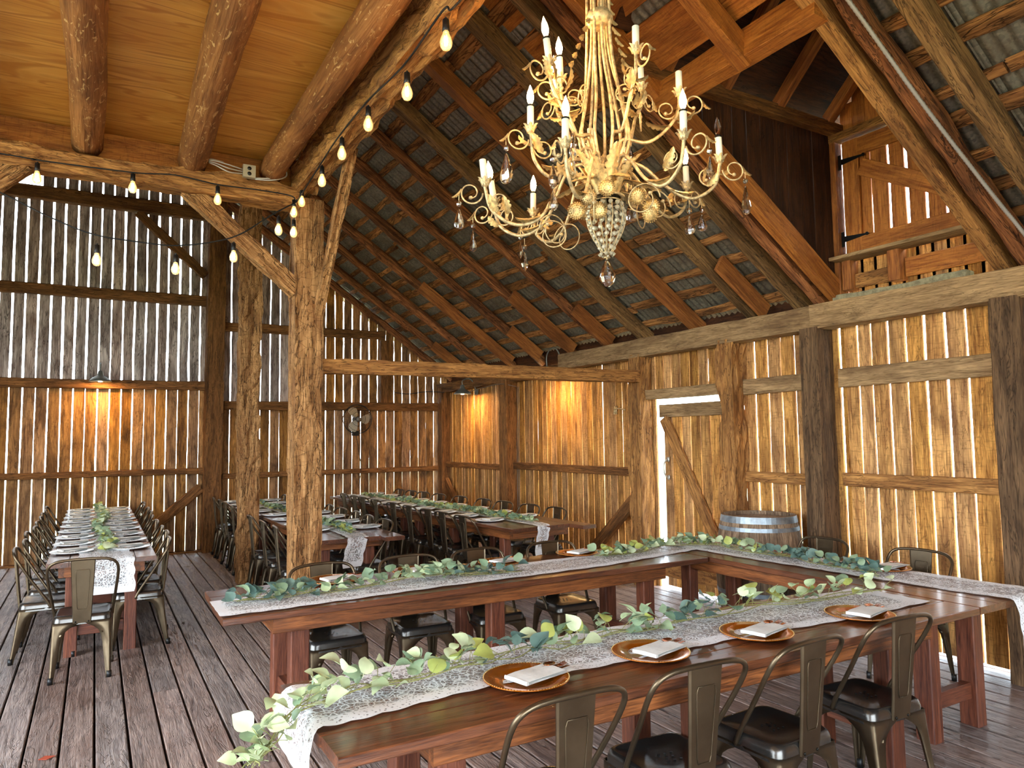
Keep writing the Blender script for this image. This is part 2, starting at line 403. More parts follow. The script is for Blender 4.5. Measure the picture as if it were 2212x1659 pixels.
def hewn(name, p0, p1, w, t, nrm, m, parent=None, seg=36, amp=.008, sd=3., bend=0, per=6):
    """large hand-hewn timber: flat facets with axe steps"""
    p0, p1 = V(p0), V(p1); L = (p1-p0).length; mb = MB(); cs = []
    for a, b in (((-1, -1), (1, -1)), ((1, -1), (1, 1)), ((1, 1), (-1, 1)), ((-1, 1), (-1, -1))):
        for q in range(per):
            f = q/per; cs.append((a[0]+(b[0]-a[0])*f, a[1]+(b[1]-a[1])*f))
    n = len(cs); vs = []; fs = []
    for i in range(seg+1):
        z = L*i/seg
        for x, y in cs:
            rr = 1 - (.02 if abs(x) == 1 and abs(y) == 1 else 0)
            q = NZ.noise(V((x*1.5+sd, y*1.5, z*1.3)))*amp*1.3 + (NZ.cell(V((x*2.2+sd, y*2.2, z*6.5+x)))-.5)*amp*1.1 + NZ.noise(V((x*5+sd, y*5, z*9)))*amp*.5
            vs.append((x*w/2*rr + (q if abs(x) == 1 else 0)*x, y*t/2*rr + (q if abs(y) == 1 else 0)*y + bend*math.sin(PI*i/seg), z))
    for i in range(seg):
        for k in range(n): fs.append((i*n+k, i*n+(k+1) % n, (i+1)*n+(k+1) % n, (i+1)*n+k))
    fs += [tuple(range(n))[::-1], tuple(seg*n+k for k in range(n))]
    mb.add(vs, fs)
    return build(mb, name, m, parent, M=frame(p0, p1, nrm))
def cat(pts, n=6, closed=False):
    P = [V(p) for p in pts]; out = []; L = len(P)
    for i in range(L if closed else L-1):
        p0 = P[i-1] if (i > 0 or closed) else P[0]*2-P[1]; p1 = P[i]; p2 = P[(i+1) % L]
        p3 = P[(i+2) % L] if (i+2 < L or closed) else P[-1]*2-P[-2]
        for k in range(n):
            t = k/n
            out.append(.5*((2*p1) + (p2-p0)*t + (2*p0-5*p1+4*p2-p3)*t*t + (3*p1-p0-3*p2+p3)*t**3))
    if not closed: out.append(P[-1])
    return out
def dup(r, M, label=None, group=None, cat_=None):
    c = r.copy(); COL.objects.link(c); c.matrix_basis = M; WM[c.name] = M.copy()
    if label: c['label'] = label
    if group: c['group'] = group
    for ch in list(r.children):
        d = ch.copy(); COL.objects.link(d); d.parent = c
        for g in list(ch.children):
            e = g.copy(); COL.objects.link(e); e.parent = d
    return c
def T(x, y, z=0, rz=0): return MX.Translation(V((x, y, z))) @ MX.Rotation(rz, 4, 'Z')
ORD = ['first', 'second', 'third', 'fourth', 'fifth', 'sixth', 'seventh', 'eighth', 'ninth', 'tenth', 'eleventh']
XR, YB = 5.55, 12.2          # inner faces of right wall boards / back wall boards
SL = .69                      # roof slope
def zroof(x): return 2.79 + SL*(5.53 - x)     # underside of rafters
RX0, RX1 = 6.0, -1.6
rafdir = V((-1, 0, SL)).normalized(); rafn = V((SL, 0, 1)).normalized()

# ------------------------------------------------------------ outside ground
mb = MB(); mb.add([(-60, -60, -.5), (70, -60, -.5), (70, 80, -.5), (-60, 80, -.5)], [(0, 1, 2, 3)])
g = build(mb, 'ground', plain('outside_ground', (176, 176, 140), .95, nz=.15, nsc=2)); g['kind'] = 'structure'

# ------------------------------------------------------------ floor
fl = structure('floor')
pitch = .168; x = -5.0; i = 0
while x < 5.62:
    cuts = [-3.2] + sorted([U(-1.5, 1.5), U(2.2, 6.0), U(7.2, 11)]) + [12.35]
    for a, b_ in zip(cuts, cuts[1:]):
        timber('floorboard', (x+pitch/2, a+.002, -.02), (x+pitch/2, b_-.002, -.02), pitch-.013, .04, (0, 0, 1), W_FLOOR, fl, ch=.004)
    x += pitch
mb = MB(); mb.box((.3, 4.6, -.12), (10.9, 15.8, .1)); build(mb, 'subfloor', W_DARKBOARD, fl)

# ------------------------------------------------------------ back wall
wb = structure('wall_back')
x = -5.0 + .0; k0 = -1.062
x = k0 - .153*26
while x < 5.55:
    c = x + .0765
    top = min(zroof(c) + .12, 7.6) if c > -1.6 else 7.4
    wind = -1.12 < c < -.72
    gl = U(.007, .018); gu = U(.018, .034)
    if c > 1.7: gl, gu = U(.006, .016), U(.010, .026)
    zs = 2.525 if c < 1.7 else 2.245
    timber('board', (c, YB+.015, 0.01), (c+U(-.004, .004), YB+.015, zs), .153-gl, .024, (0, -1, 0), W_BACKLOW, wb, seg=7, jit=.0035, ch=.002)
    if top > 2.7:
        if wind and top > 5.6:
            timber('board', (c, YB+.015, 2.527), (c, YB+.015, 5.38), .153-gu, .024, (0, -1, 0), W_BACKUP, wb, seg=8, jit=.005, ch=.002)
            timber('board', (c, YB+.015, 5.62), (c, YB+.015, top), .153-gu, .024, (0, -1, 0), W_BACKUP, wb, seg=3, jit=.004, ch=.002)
        else:
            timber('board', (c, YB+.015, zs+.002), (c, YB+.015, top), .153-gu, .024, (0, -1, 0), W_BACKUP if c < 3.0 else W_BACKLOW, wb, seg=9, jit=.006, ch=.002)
    x += .153
for z, h in ((3.87, .15), (2.515, .13), (1.235, .09), (5.27, .19)):
    timber('rail', (-5, YB-.07, z), (1.45, YB-.07, z+U(-.01, .03)), h, .13, (0, -1, 0), W_RAIL, wb, seg=14, rough=.01, sd=z, ch=.012)
for z, h in ((3.50, .14), (2.245, .14), (1.14, .085)):
    xe = min(5.4, 5.53 - (z-2.7)/SL) if z > 2.7 else 5.4
    timber('rail', (1.74, YB-.07, z), (xe, YB-.07, z+.01), h, .12, (0, -1, 0), W_RAIL, wb, seg=12, rough=.009, sd=z, ch=.012)
timber('brace', (.47, YB-.08, 5.16), (1.44, YB-.08, 4.28), .13, .09, (0, -1, 0), W_RAIL, wb, seg=8, rough=.01, ch=.01)
timber('brace', (1.42, YB-.1, .98), (.30, YB-.1, .0), .15, .08, (0, -1, 0), W_RAIL, wb, seg=8, rough=.006, ch=.01)
timber('post', (4.38, YB-.08, 2.32), (4.38, YB-.08, 3.42), .14, .10, (0, -1, 0), W_RAIL, wb, seg=5, rough=.008)
timber('sill', (-5, YB-.03, .0), (5.5, YB-.03, .0), .05, .16, (0, -1, 0), W_RAIL, wb)

# ------------------------------------------------------------ right wall
wr = structure('wall_right')
def rboard(y0, y1, z0, z1, gap, m=W_BOARD, x=XR, th=.024):
    c = (y0+y1)/2
    timber('board', (x+.014, c, z0), (x+.014+U(-.003, .003), c+U(-.004, .004), z1), (y1-y0)-gap, th, (-1, 0, 0), m, wr, seg=6, jit=.0035 if th > .02 else .0025, ch=.002)
y = 12.15                                    # far bays: narrow boards
while y > 6.62:
    wdt = U(.105, .145); y2 = max(y-wdt, 6.55)
    if y - y2 > .04: rboard(y2, y, .0, 2.7, U(.005, .015), th=.012)
    y = y2
y = 6.34                                     # above the door
while y > 5.2:
    wdt = U(.125, .15); y2 = max(y-wdt, 5.16); rboard(y2, y, 2.17, 2.75, U(.008, .018)); y = y2
for yy, w_ in ((6.40, .1), (6.50, .1)): rboard(yy-.05, yy+.05, 0, 2.75, .004)
y = 5.06
while y > 3.95:
    wdt = U(.145, .165); y2 = max(y-wdt, 3.9)
    if y-y2 > .05: rboard(y2, y, .03, 2.72, U(.012, .026))
    y = y2
y = 3.94
for wdt in [.14, .125, .148, .150, .152, .15, .158, .165, .15, .15]+[.155]*36:
    y2 = y-wdt; rboard(y2, y, .03, 2.72, U(.012, .028)); y = y2
    if y < -3: break
# posts
timber('post', (XR-.06, YB-.2, 0), (XR-.06, YB-.2, 2.6), .2, .2, (-1, 0, 0), W_RAIL, wr, seg=12, rough=.01, ch=.015)
timber('post', (XR-.1, 9.60, 0), (XR-.1, 9.60, 2.58), .24, .2, (-1, 0, 0), W_RAIL, wr, seg=12, rough=.012, sd=4, ch=.015)
hewn('post', (XR-.1, 6.50, 0), (XR-.1, 6.50, 2.62), .22, .2, (-1, 0, 0), W_BEAM, wr, seg=20, amp=.01, sd=8)
hewn('post', (XR-.10, 5.10, 0), (XR-.10, 5.10, 2.62), .20, .2, (-1, 0, 0), W_BEAM, wr, seg=24, amp=.018, sd=12)
timber('post', (XR-.10, 4.12, 0), (XR-.10, 4.12, 2.6), .18, .22, (-1, 0, 0), W_DARKPOST, wr, seg=12, rough=.006, sd=2, ch=.008)
timber('post', (XR-.10, 2.56, 0), (XR-.10, 2.56, 2.6), .20, .2, (-1, 0, 0), W_DARKPOST, wr, seg=12, rough=.006, sd=6, ch=.01)
timber('post', (XR-.10, .4, 0), (XR-.10, .4, 2.6), .20, .2, (-1, 0, 0), W_DARKPOST, wr, seg=6)
# rails
def rrail(y0, y1, z, h, m, sd=0, dx=.03, t=.05, bend=0):
    timber('rail', (XR-dx, y0, z), (XR-dx, y1, z), h, t, (-1, 0, 0), m, wr, seg=12, rough=.004, sd=sd, ch=.006, warp=bend)
rrail(3.95, 2.64, 2.155, .16, W_GREYBEAM, 1); rrail(3.95, 2.64, 1.293, .113, W_BEAM, 2)
rrail(5.0, 4.21, 2.147, .15, W_GREYBEAM, 3); rrail(5.02, 4.21, 1.278, .10, W_BEAM, 4)
rrail(9.50, 6.6, 1.262, .10, W_RAIL, 5, .05, .07); rrail(12.1, 9.70, 1.225, .09, W_RAIL, 6, .05, .07)
rrail(2.46, -3, 2.155, .16, W_GREYBEAM, 7); rrail(2.46, -3, 1.293, .113, W_BEAM, 8)
# plates
hewn('wall_plate', (XR-.1, 8.05, 2.688), (XR-.1, 4.1, 2.688), .21, .2, (-1, 0, 0), W_GREYBEAM, wr, seg=30, amp=.004, sd=20)
hewn('wall_plate', (XR-.1, 4.1, 2.690), (XR-.1, -3, 2.690), .215, .2, (-1, 0, 0), W_GREYBEAM, wr, seg=40, amp=.004, sd=26)
hewn('wall_plate', (XR-.06, YB-.02, 2.60), (XR-.06, 7.9, 2.60), .16, .16, (-1, 0, 0), W_RAIL, wr, seg=26, amp=.012, sd=31)
timber('brace', (XR-.12, 6.62, .95), (XR-.12, 7.75, .02), .13, .08, (-1, 0, 0), W_RAIL, wr, seg=6, rough=.006)
timber('brace', (XR-.10, YB-.35, .95), (XR-.10, YB-.9, .45), .1, .07, (-1, 0, 0), W_RAIL, wr, seg=6, rough=.006)
# mossy stone-grey sill board under the dormer
timber('sill', (XR-.04, 3.94, 2.825), (XR-.04, 2.84, 2.825), .065, .11, (-1, 0, 0), plain('lichen_sill', (150, 138, 108), .9, nz=.35, bump=.6, nsc=25), wr, seg=16, rough=.012)
# door
d1 = structure('door_1')
timber('header', (XR-.06, 6.40, 2.15), (XR-.06, 5.20, 2.15), .11, .1, (-1, 0, 0), W_GREYBEAM, d1, seg=6, rough=.004)
y = 6.24
for wdt in (.135, .15, .14, .145, .14, .15, .145):
    timber('board', (XR+.03, y-wdt/2, .03), (XR+.03, y-wdt/2, 2.03), wdt-U(.004, .016), .024, (-1, 0, 0), W_BOARD, d1, seg=5, jit=.003, ch=.002); y -= wdt
timber('rail', (XR-.01, 6.26, 1.96), (XR-.01, 5.22, 1.96), .14, .035, (-1, 0, 0), W_GREYBEAM, d1, seg=5, rough=.003)
timber('rail', (XR-.01, 6.26, .20), (XR-.01, 5.22, .20), .14, .035, (-1, 0, 0), W_BEAM, d1, seg=5, rough=.003)
timber('brace', (XR-.012, 6.20, 1.88), (XR-.012, 5.28, .28), .14, .03, (-1, 0, 0), W_BEAM, d1, seg=5, rough=.003)
mb = MB(); mb.tube(cat([(XR-.02, 6.16, 1.42), (XR-.06, 6.16, 1.38), (XR-.07, 6.16, 1.32), (XR-.06, 6.16, 1.26), (XR-.02, 6.16, 1.22)]), .009, 6)
mb.box((XR-.005, 6.16, 1.42), (.01, .04, .05)); mb.box((XR-.005, 6.16, 1.22), (.01, .04, .05)); build(mb, 'door_handle', M_WIRE, d1, True)

# left wall and front wall: out of the picture, with big assumed doorways, widened to bring in more daylight
wl = structure('wall_left')
for y0, y1, z0, z1 in ((-3.2, -.8, 0, 7.4), (6.2, 12.3, 0, 7.4), (-.8, 6.2, 4.0, 7.4)):
    mb = MB(); mb.box((-5.05, (y0+y1)/2, (z0+z1)/2), (.05, y1-y0, z1-z0)); build(mb, 'siding', W_BACKLOW, wl)
wf = structure('wall_front')
for x0, x1, z0, z1 in ((-5, -3.2, 0, 7.4), (2.0, 5.6, 0, 7.4), (-3.2, 2.0, 3.6, 7.4)):
    mb = MB(); mb.box(((x0+x1)/2, -3.2, (z0+z1)/2), (x1-x0, .05, z1-z0)); build(mb, 'siding', W_BACKLOW, wf)
portal('door_portal_left', (-5.0, 2.7, 2.0), (0, -PI/2, 0), 4.0, 7.0)
portal('door_portal_front', (-.6, -3.15, 1.8), (PI/2, 0, 0), 5.2, 3.6)

# ------------------------------------------------------------ roof
ce = structure('ceiling')
DY0, DY1 = 2.66, 3.90        # dormer opening
def raf(y, w, d, m, x0=5.62, x1=RX1, **k):
    a = V((x0, y, zroof(x0))) + rafn*(d/2); b = V((x1, y, zroof(x1))) + rafn*(d/2)
    return timber('rafter', a, b, w, d, rafn, m, ce, **k)
RD = .13
for y, w_, m, k in [(12.02, .1, W_RAFTER, {}), (11.30, .1, W_RAFTER, {}), (10.50, .1, W_RAFTER, {}), (9.68, .1, W_RAFTER, {}), (8.86, .1, W_RAFTER, {}), (8.03, .105, W_RAFTER, {}), (7.22, .11, W_RAFTER, {}),
                    (6.50, .13, W_GREYRAFT, {'c': 1}), (5.66, .12, W_RAFTCLEAN, {'c': 1}), (4.86, .13, W_GREYRAFT, {'c': 1}), (4.32, .10, W_GREYRAFT, {'c': 1}), (4.12, .11, W_RAFTER, {}),
                    (2.46, .13, W_RAFTER, {}), (2.18, .12, W_GREYRAFT, {'c': 1}), (1.35, .12, W_GREYRAFT, {'c': 1}), (.5, .12, W_RAFTER, {}), (-.4, .12, W_RAFTER, {}), (-1.3, .12, W_RAFTER, {}), (-2.2, .12, W_RAFTER, {})]:
    if k: raf(y, w_, RD, m, seg=24, rough=.006, sd=y, ch=.006)
    else: raf(y, w_, RD-.01, m, seg=60, rough=.016, sd=y, ch=.03)
# trimmer rafters either side of the dormer
raf(3.95, .09, .17, W_ORANGE, seg=20, rough=.004, ch=.005); raf(2.62, .10, .17, W_BEAM, seg=20, rough=.004, ch=.005)
# sister boards nailed beside some rafters
for y, x0, x1 in ((7.92, 5.5, 4.55), (9.58, 5.5, 4.0), (11.2, 5.5, 4.9), (7.10, 5.5, 4.95), (4.72, 5.5, 4.9), (8.76, 5.5, 5.0)):
    a = V((x0, y-.03, zroof(x0)+.03)); b = V((x1, y-.03, zroof(x1)+.03)); timber('sister_board', a, b, .04, .17, rafn, W_RAFTCLEAN, ce, seg=3)
def onroof(s, y, h): return V((5.53, y, zroof(5.53))) + rafdir*s + rafn*h      # s along the slope from the plate
SLEN = (5.53-RX1)*math.sqrt(1+SL*SL)
s = .12; row = 0
while s < SLEN-.1:
    xh = 5.53 - s/math.sqrt(1+SL*SL)
    y = -3.1 + U(0, 1.0); wd = U(.06, .12)
    while y < 12.3:
        L = U(1.1, 2.7); y2 = min(y+L, 12.3)
        w2 = wd*U(.75, 1.2)
        segs = [(y, y2)]
        if xh > 1.9:      # the dormer opening interrupts the battens
            segs = [q for q in ((y, min(y2, DY0-.04)), (max(y, DY1+.04), y2)) if q[1]-q[0] > .12]
        for a, b_ in segs:
            ds = U(-.02, .02)
            timber('batten', onroof(s+ds, a, RD+.013), onroof(s+ds+U(-.02, .02), b_-.015, RD+.013), w2, .026, rafn, W_BATTEN, ce, seg=max(3, int((b_-a)/.16)), rough=.012, jit=.006, sd=s*7+a, ch=.006)
        y = y2
    s += U(.245, .285); row += 1
for ya, yb_ in ((YB, DY1+.05), (DY0-.05, -3.1)):
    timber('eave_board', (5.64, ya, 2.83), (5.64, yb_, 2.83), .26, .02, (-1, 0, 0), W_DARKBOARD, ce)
# corrugated sheets
def corr(w, L, seg=40):
    mb = MB(); nx = seg; vs = []
    for j in (0, 1):
        for i in range(nx+1):
            yy = w*i/nx; vs.append((yy, .009*math.sin(2*PI*yy/.076), L*j))
    mb.add(vs, [(i, i+1, nx+2+i, nx+1+i) for i in range(nx)])
    return mb.mesh('roofing_sheet', M_GALV, True)
SH = corr(.70, 2.5, 56)
y = -3.2
while y < 12.35:
    for q in range(4):
        s0 = -.45 + q*2.38
        xh0 = 5.53 - s0/math.sqrt(1+SL*SL); xh1 = 5.53 - (s0+2.5)/math.sqrt(1+SL*SL)
        if y+.7 > DY0 and y < DY1 and xh0 > 2.1: continue
        p0 = onroof(s0, y, RD+.036+.003*q); z = rafdir; x_ = V((0, 1, 0)); y_ = z.cross(x_)
        Mx = MX.Identity(4)
        for i in range(3): Mx[i][0] = x_[i]; Mx[i][1] = y_[i]; Mx[i][2] = z[i]; Mx[i][3] = p0[i]
        place(SH, 'roofing_sheet', Mx, ce)
    y += .66
# narrow strips of sheet beside the dormer
def strip(y0, y1):
    me = corr(y1-y0, 2.5, max(4, int((y1-y0)/.0125)))
    for q in range(2):
        p0 = onroof(-.45 + q*2.38, y0, RD+.036+.003*q); z = rafdir; x_ = V((0, 1, 0)); y_ = z.cross(x_)
        Mx = MX.Identity(4)
        for i in range(3): Mx[i][0] = x_[i]; Mx[i][1] = y_[i]; Mx[i][2] = z[i]; Mx[i][3] = p0[i]
        place(me, 'roofing_sheet', Mx, ce)
yg = [-3.2+.66*i for i in range(25)]
lo = [q for q in yg if q+.7 > DY0 and q < DY1]
strip(lo[0]-.0, DY0-.03); strip(DY1+.03, lo[-1]+.7)
p0 = onroof(2.72, DY0-.25, RD+.05); Mx = MX.Identity(4); z = rafdir; x_ = V((0, 1, 0)); y_ = z.cross(x_)
for i in range(3): Mx[i][0] = x_[i]; Mx[i][1] = y_[i]; Mx[i][2] = z[i]; Mx[i][3] = p0[i]
place(corr(DY1-DY0+.5, 1.9, 90), 'roofing_sheet', Mx, ce)
# the left slope (out of sight above the loft)
mb = MB(); zr = zroof(RX1)+.2
mb.add([(RX1, -3.2, zr), (RX1, 12.4, zr), (-5.2, 12.4, zr-SL*(RX1+5.2)), (-5.2, -3.2, zr-SL*(RX1+5.2)), (RX1, -3.2, zr+.04), (RX1, 12.4, zr+.04), (-5.2, 12.4, zr-SL*(RX1+5.2)+.04), (-5.2, -3.2, zr-SL*(RX1+5.2)+.04)],
       [(0, 1, 2, 3), (7, 6, 5, 4), (0, 3, 7, 4), (1, 5, 6, 2), (3, 2, 6, 7), (0, 4, 5, 1)])
build(mb, 'left_slope', M_GALV, ce)
# wide sheathing planks above the dormer header + header + jack rafter
for k, xx in enumerate((3.38, 3.0, 2.62, 2.24, 1.86, 1.5)):
    timber('sheathing_plank', (xx, 2.5-.1*k % .3, zroof(xx)+.19), (xx, 4.75, zroof(xx)+.19), .36, .028, rafn, W_ORANGE, ce, seg=5, jit=.012)
timber('header', (3.60, 3.95, 4.19), (3.60, 2.58, 4.19), .20, .13, (-1, 0, .1), W_ORANGE, ce, seg=10, rough=.005)
timber('jack_rafter', (3.62, 3.16, zroof(3.62)+.0), (1.6, 3.16, zroof(1.6)+.0), .11, .15, rafn, W_ORANGE, ce, seg=6, rough=.003)
timber('collar_beam', (2.55, 3.92, 4.86), (2.55, 2.62, 4.86), .16, .09, (-1, 0, 0), W_ORANGE, ce, seg=6, rough=.005)

# ------------------------------------------------------------ dormer
dm = structure('wall_dormer')
ZE = 4.30; YC = (DY0+DY1)/2; ZR = 4.98
xx = 5.60
while xx > 3.3:                               # side walls of vertical boards
    z0 = max(2.85, zroof(xx-.16)+.16)
    if z0 < ZE:
        for yy, nn in ((DY1+.055, -1), (DY0-.055, 1)):
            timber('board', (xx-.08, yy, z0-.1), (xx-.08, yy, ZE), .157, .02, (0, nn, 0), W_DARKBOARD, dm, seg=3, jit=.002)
    xx -= .16
for yy in (DY1+.02, DY0-.02): timber('plate', (5.62, yy, ZE+.03), (3.15, yy, ZE+.05), .10, .10, (0, -1, 0), W_RAIL, dm, seg=8, rough=.004)
for xx in (5.45, 4.82, 4.20, 3.6):
    for yy, in ((DY1,), (DY0,)):
        timber('rafter', (xx, yy, ZE+.1), (xx, YC, ZR), .08, .09, (0, (1 if yy > YC else -1)*.5, 1), W_RAFTCLEAN, dm, seg=3)
dz = ZR-ZE-.1
for sgn, ye in ((1, DY1+.1), (-1, DY0-.1)):    # dark sheathing of the dormer roof
    n = 5
    for k in range(n):
        f0, f1 = k/n, (k+1)/n; y0 = ye+(YC-ye)*f0; y1 = ye+(YC-ye)*f1; z0 = ZE+.14+(ZR-ZE-.02)*f0; z1 = ZE+.14+(ZR-ZE-.02)*f1
        L = math.hypot(y1-y0, z1-z0)
        xe_ = 5.53-((z0+z1)/2-2.79-.16)/SL
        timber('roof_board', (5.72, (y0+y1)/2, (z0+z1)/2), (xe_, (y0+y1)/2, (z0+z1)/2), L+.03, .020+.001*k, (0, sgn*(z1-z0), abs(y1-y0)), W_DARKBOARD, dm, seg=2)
# end wall of the dormer
XD = 5.60
timber('frame', (XD-.04, DY1+.03, 2.85), (XD-.04, DY1+.03, 4.27), .07, .1, (-1, 0, 0), W_RAFTCLEAN, dm)
timber('frame', (XD-.04, DY0-.03, 2.85), (XD-.04, DY0-.03, 4.27), .07, .1, (-1, 0, 0), W_RAFTCLEAN, dm)
timber('frame', (XD-.04, DY1+.05, 4.245), (XD-.04, DY0-.05, 4.245), .07, .12, (-1, 0, 0), W_BEAM, dm, seg=5, rough=.004)
timber('ledge', (XD-.10, DY1+.02, 3.165), (XD-.10, DY0, 3.165), .03, .20, (-1, 0, 0), W_GREYBEAM, dm, seg=4, rough=.003)
y = DY1+.0
while y > DY0:                                # gable boards above, short boards below
    h = ZE + (ZR-ZE)*(1-abs((y-.06)-YC)/(DY1-YC+.1))
    timber('board', (XD+.02, y-.06, 4.27), (XD+.02, y-.06, max(4.3, h)+.1), .1205, .02, (-1, 0, 0), W_ORANGE, dm)
    timber('board', (XD+.03, y-.08, 2.80), (XD+.03, y-.08, 3.16), .152, .02, (-1, 0, 0), W_BOARD, dm)
    y -= .16 if False else .12
timber('block', (XD-.03, 3.42, 2.90), (XD-.03, 3.42, 3.15), .10, .12, (-1, 0, 0), W_RAFTCLEAN, dm)
timber('block', (XD-.03, DY1-.06, 2.90), (XD-.03, DY1-.06, 3.15), .08, .12, (-1, 0, 0), W_RAFTCLEAN, dm)
timber('panel', (XD-.01, DY1-.1, 2.975), (XD-.01, 3.48, 2.975), .12, .03, (-1, 0, 0), W_BEAM, dm)
timber('panel', (XD-.01, 3.36, 3.0), (XD-.01, DY0, 3.0), .15, .03, (-1, 0, 0), W_ORANGE, dm)
d2 = structure('door_2')
ys = [3.888, 3.745, 3.63, 3.475, 3.325, 3.17, 3.02, 2.87, 2.70]
gp = [0, 0, .012, .026, .026, .022, .02, .02]
for k in range(8):
    timber('board', (XD+.005, (ys[k]+ys[k+1])/2, 3.19), (XD+.005, (ys[k]+ys[k+1])/2, 4.20), ys[k]-ys[k+1]-gp[k]-.002, .022, (-1, 0, 0), W_ORANGE, d2, seg=5, jit=.003)
timber('stile', (XD-.02, 3.79, 3.19), (XD-.02, 3.79, 4.20), .15, .03, (-1, 0, 0), W_ORANGE, d2)
timber('rail', (XD-.021, 3.715, 4.12), (XD-.021, 2.7, 4.12), .15, .03, (-1, 0, 0), W_ORANGE, d2)
timber('rail', (XD-.021, 3.715, 3.27), (XD-.021, 2.7, 3.27), .15, .03, (-1, 0, 0), W_ORANGE, d2)
timber('brace', (XD-.022, 3.70, 3.94), (XD-.022, 2.75, 3.40), .14, .03, (-1, 0, 0), W_ORANGE, d2)
for hz in (4.03, 3.35):
    mb = MB(); mb.box((XD-.045, 3.885, hz), (.006, .03, .13)); mb.add([(XD-.045, 3.87, hz+.025), (XD-.045, 3.87, hz-.025), (XD-.045, 3.66, hz-.006), (XD-.045, 3.66, hz+.006), (XD-.039, 3.87, hz+.025), (XD-.039, 3.87, hz-.025), (XD-.039, 3.66, hz-.006), (XD-.039, 3.66, hz+.006)],
        [(0, 1, 2, 3), (7, 6, 5, 4), (0, 4, 5, 1), (3, 2, 6, 7), (1, 5, 6, 2), (0, 3, 7, 4)])
    mb.lathe([(0.014, -.004), (.014, .004)], 10, (XD-.045, 3.66, hz), 0, MX.Rotation(PI/2, 3, 'Y'))
    build(mb, 'hinge', M_HINGE, d2)

# ------------------------------------------------------------ loft above left
lf = structure('ceiling_loft')
LX0, LX1, LZ = -5.0, 1.46, 4.135
yy = 6.62; k = 0
while yy > -3.2:
    y2 = max(yy-1.22, -3.2)
    for a, b_ in ((-5.0, -3.5), (-3.5, -1.06), (-1.06, 1.46)):
        mb = MB(); mb.box(((b_-a)/2, (y2-yy)/2, 0), (b_-a-.004, yy-y2-.004, .018)); build(mb, 'plywood_sheet', M_PLY, lf, M=T(a, yy, LZ))
    yy = y2
timber('ledger', (-5, 6.42, 4.0), (1.46, 6.42, 4.0), .25, .05, (0, -1, 0), W_ORANGE, lf, seg=6, rough=.003)

def log(p0, p1, r0, r1, sd, label):
    mb = MB(); n = 44
    pts = [V(p0).lerp(V(p1), i/n) + V((.018*math.sin(i*.21+sd), 0, .008*math.sin(i*.3+sd*2))) for i in range(n+1)]
    base = V(p0)
    def rf(p, k): return 1 + .07*NZ.noise(V((k*.8+sd, p.y*2.2, sd))) + .035*NZ.noise(V((k*2.+sd, p.y*9, sd)))
    mb.tube([(p.x-base.x, p.y-base.y, p.z-base.z) for p in pts], lambda t: r0+(r1-r0)*t, 18, rf=rf)
    # long axis of the texture is local Z: rotate the object so
    q = MX.Rotation(-PI/2, 4, 'X')
    mb.v = [tuple(q.inverted() @ V(v)) for v in mb.v]
    o = build(mb, 'log_joist', W_LOG, None, True, M=MX.Translation(base) @ q)
    tag(o, label, 'log', 'peeled log joists under the plywood loft', 'thing'); return o
log((-.13, 6.36, 3.985), (-.03, -2.5, 4.005), .108, .125, 1.0, 'peeled log joist under the plywood loft, leftmost of the three')
log((.62, 6.36, 3.985), (.56, -2.5, 4.01), .11, .13, 2.3, 'peeled log joist in the middle of the plywood loft ceiling')
log((1.27, 6.30, 3.985), (1.22, -2.5, 4.00), .10, .12, 4.1, 'peeled log joist nearest the bulb-strung orange beam')
log((-.88, 6.36, 3.985), (-.80, -2.5, 4.0), .108, .125, 5.0, 'peeled log joist beyond the leftmost one, by the loft edge')

# ------------------------------------------------------------ free standing posts, beams, braces
def hthing(name, label, cat_, *a, **k):
    o = hewn(name, *a, **k); tag(o, label, cat_, None, 'thing'); return o
hthing('timber_post', 'thick axe-hewn timber post rising between the table rows, strung with bulbs at its top', 'post', (1.585, 6.385, 0), (1.585, 6.385, 3.80), .25, .26, (0, -1, 0), W_HEWN, seg=110, amp=.006, sd=2.2, per=8)
hthing('timber_post', 'rough timber post standing behind and left of the hewn main post', 'post', (1.62, 9.26, 0), (1.60, 9.26, 5.2), .24, .26, (0, -1, 0), W_HEWN, seg=90, amp=.016, sd=7.7, per=6)
hthing('timber_post', 'tall dark squared post against the gapped back wall', 'post', (1.57, YB-.14, 0), (1.60, YB-.14, 5.5), .26, .24, (0, -1, 0), W_RAIL, seg=60, amp=.006, sd=11.)
hthing('timber_beam', 'long wavy-edged timber beam under the loft, carrying the black bulb cord', 'beam', (-5.0, 6.33, 3.79), (1.50, 6.33, 3.80), .19, .20, (0, -1, 0), W_BEAM, seg=90, amp=.014, sd=5.2)
hthing('timber_beam', 'heavy rough orange beam above the row of bulbs beside the roof slope', 'beam', (1.53, 6.55, 3.965), (1.53, -3.1, 3.955), .30, .19, (-1, 0, 0), W_BEAM, seg=110, amp=.02, sd=15.4, per=8)
hthing('tie_beam', 'horizontal squared tie beam from the hewn post to the right wall', 'beam', (1.70, 6.375, 2.335), (5.34, 6.43, 2.36), .135, .14, (0, -1, 0), W_BEAM, seg=60, amp=.005, sd=21)
hthing('timber_brace', 'diagonal brace from the loft beam down to the hewn post', 'brace', (.60, 6.36, 3.76), (1.50, 6.36, 2.99), .15, .11, (0, -1, 0), W_HEWN, seg=24, amp=.005, sd=25)
hthing('timber_brace', 'slim upright diagonal brace on the right of the hewn post', 'brace', (1.66, 5.30, 3.93), (1.665, 6.28, 2.80), .10, .075, (-1, 0, 0), W_HEWN, seg=24, amp=.004, sd=29)
hthing('timber_brace', 'short brace at the far left under the loft beam', 'brace', (-1.3, 6.33, 2.98), (-.52, 6.33, 3.76), .17, .12, (0, -1, 0), W_HEWN, seg=14, amp=.006, sd=33)

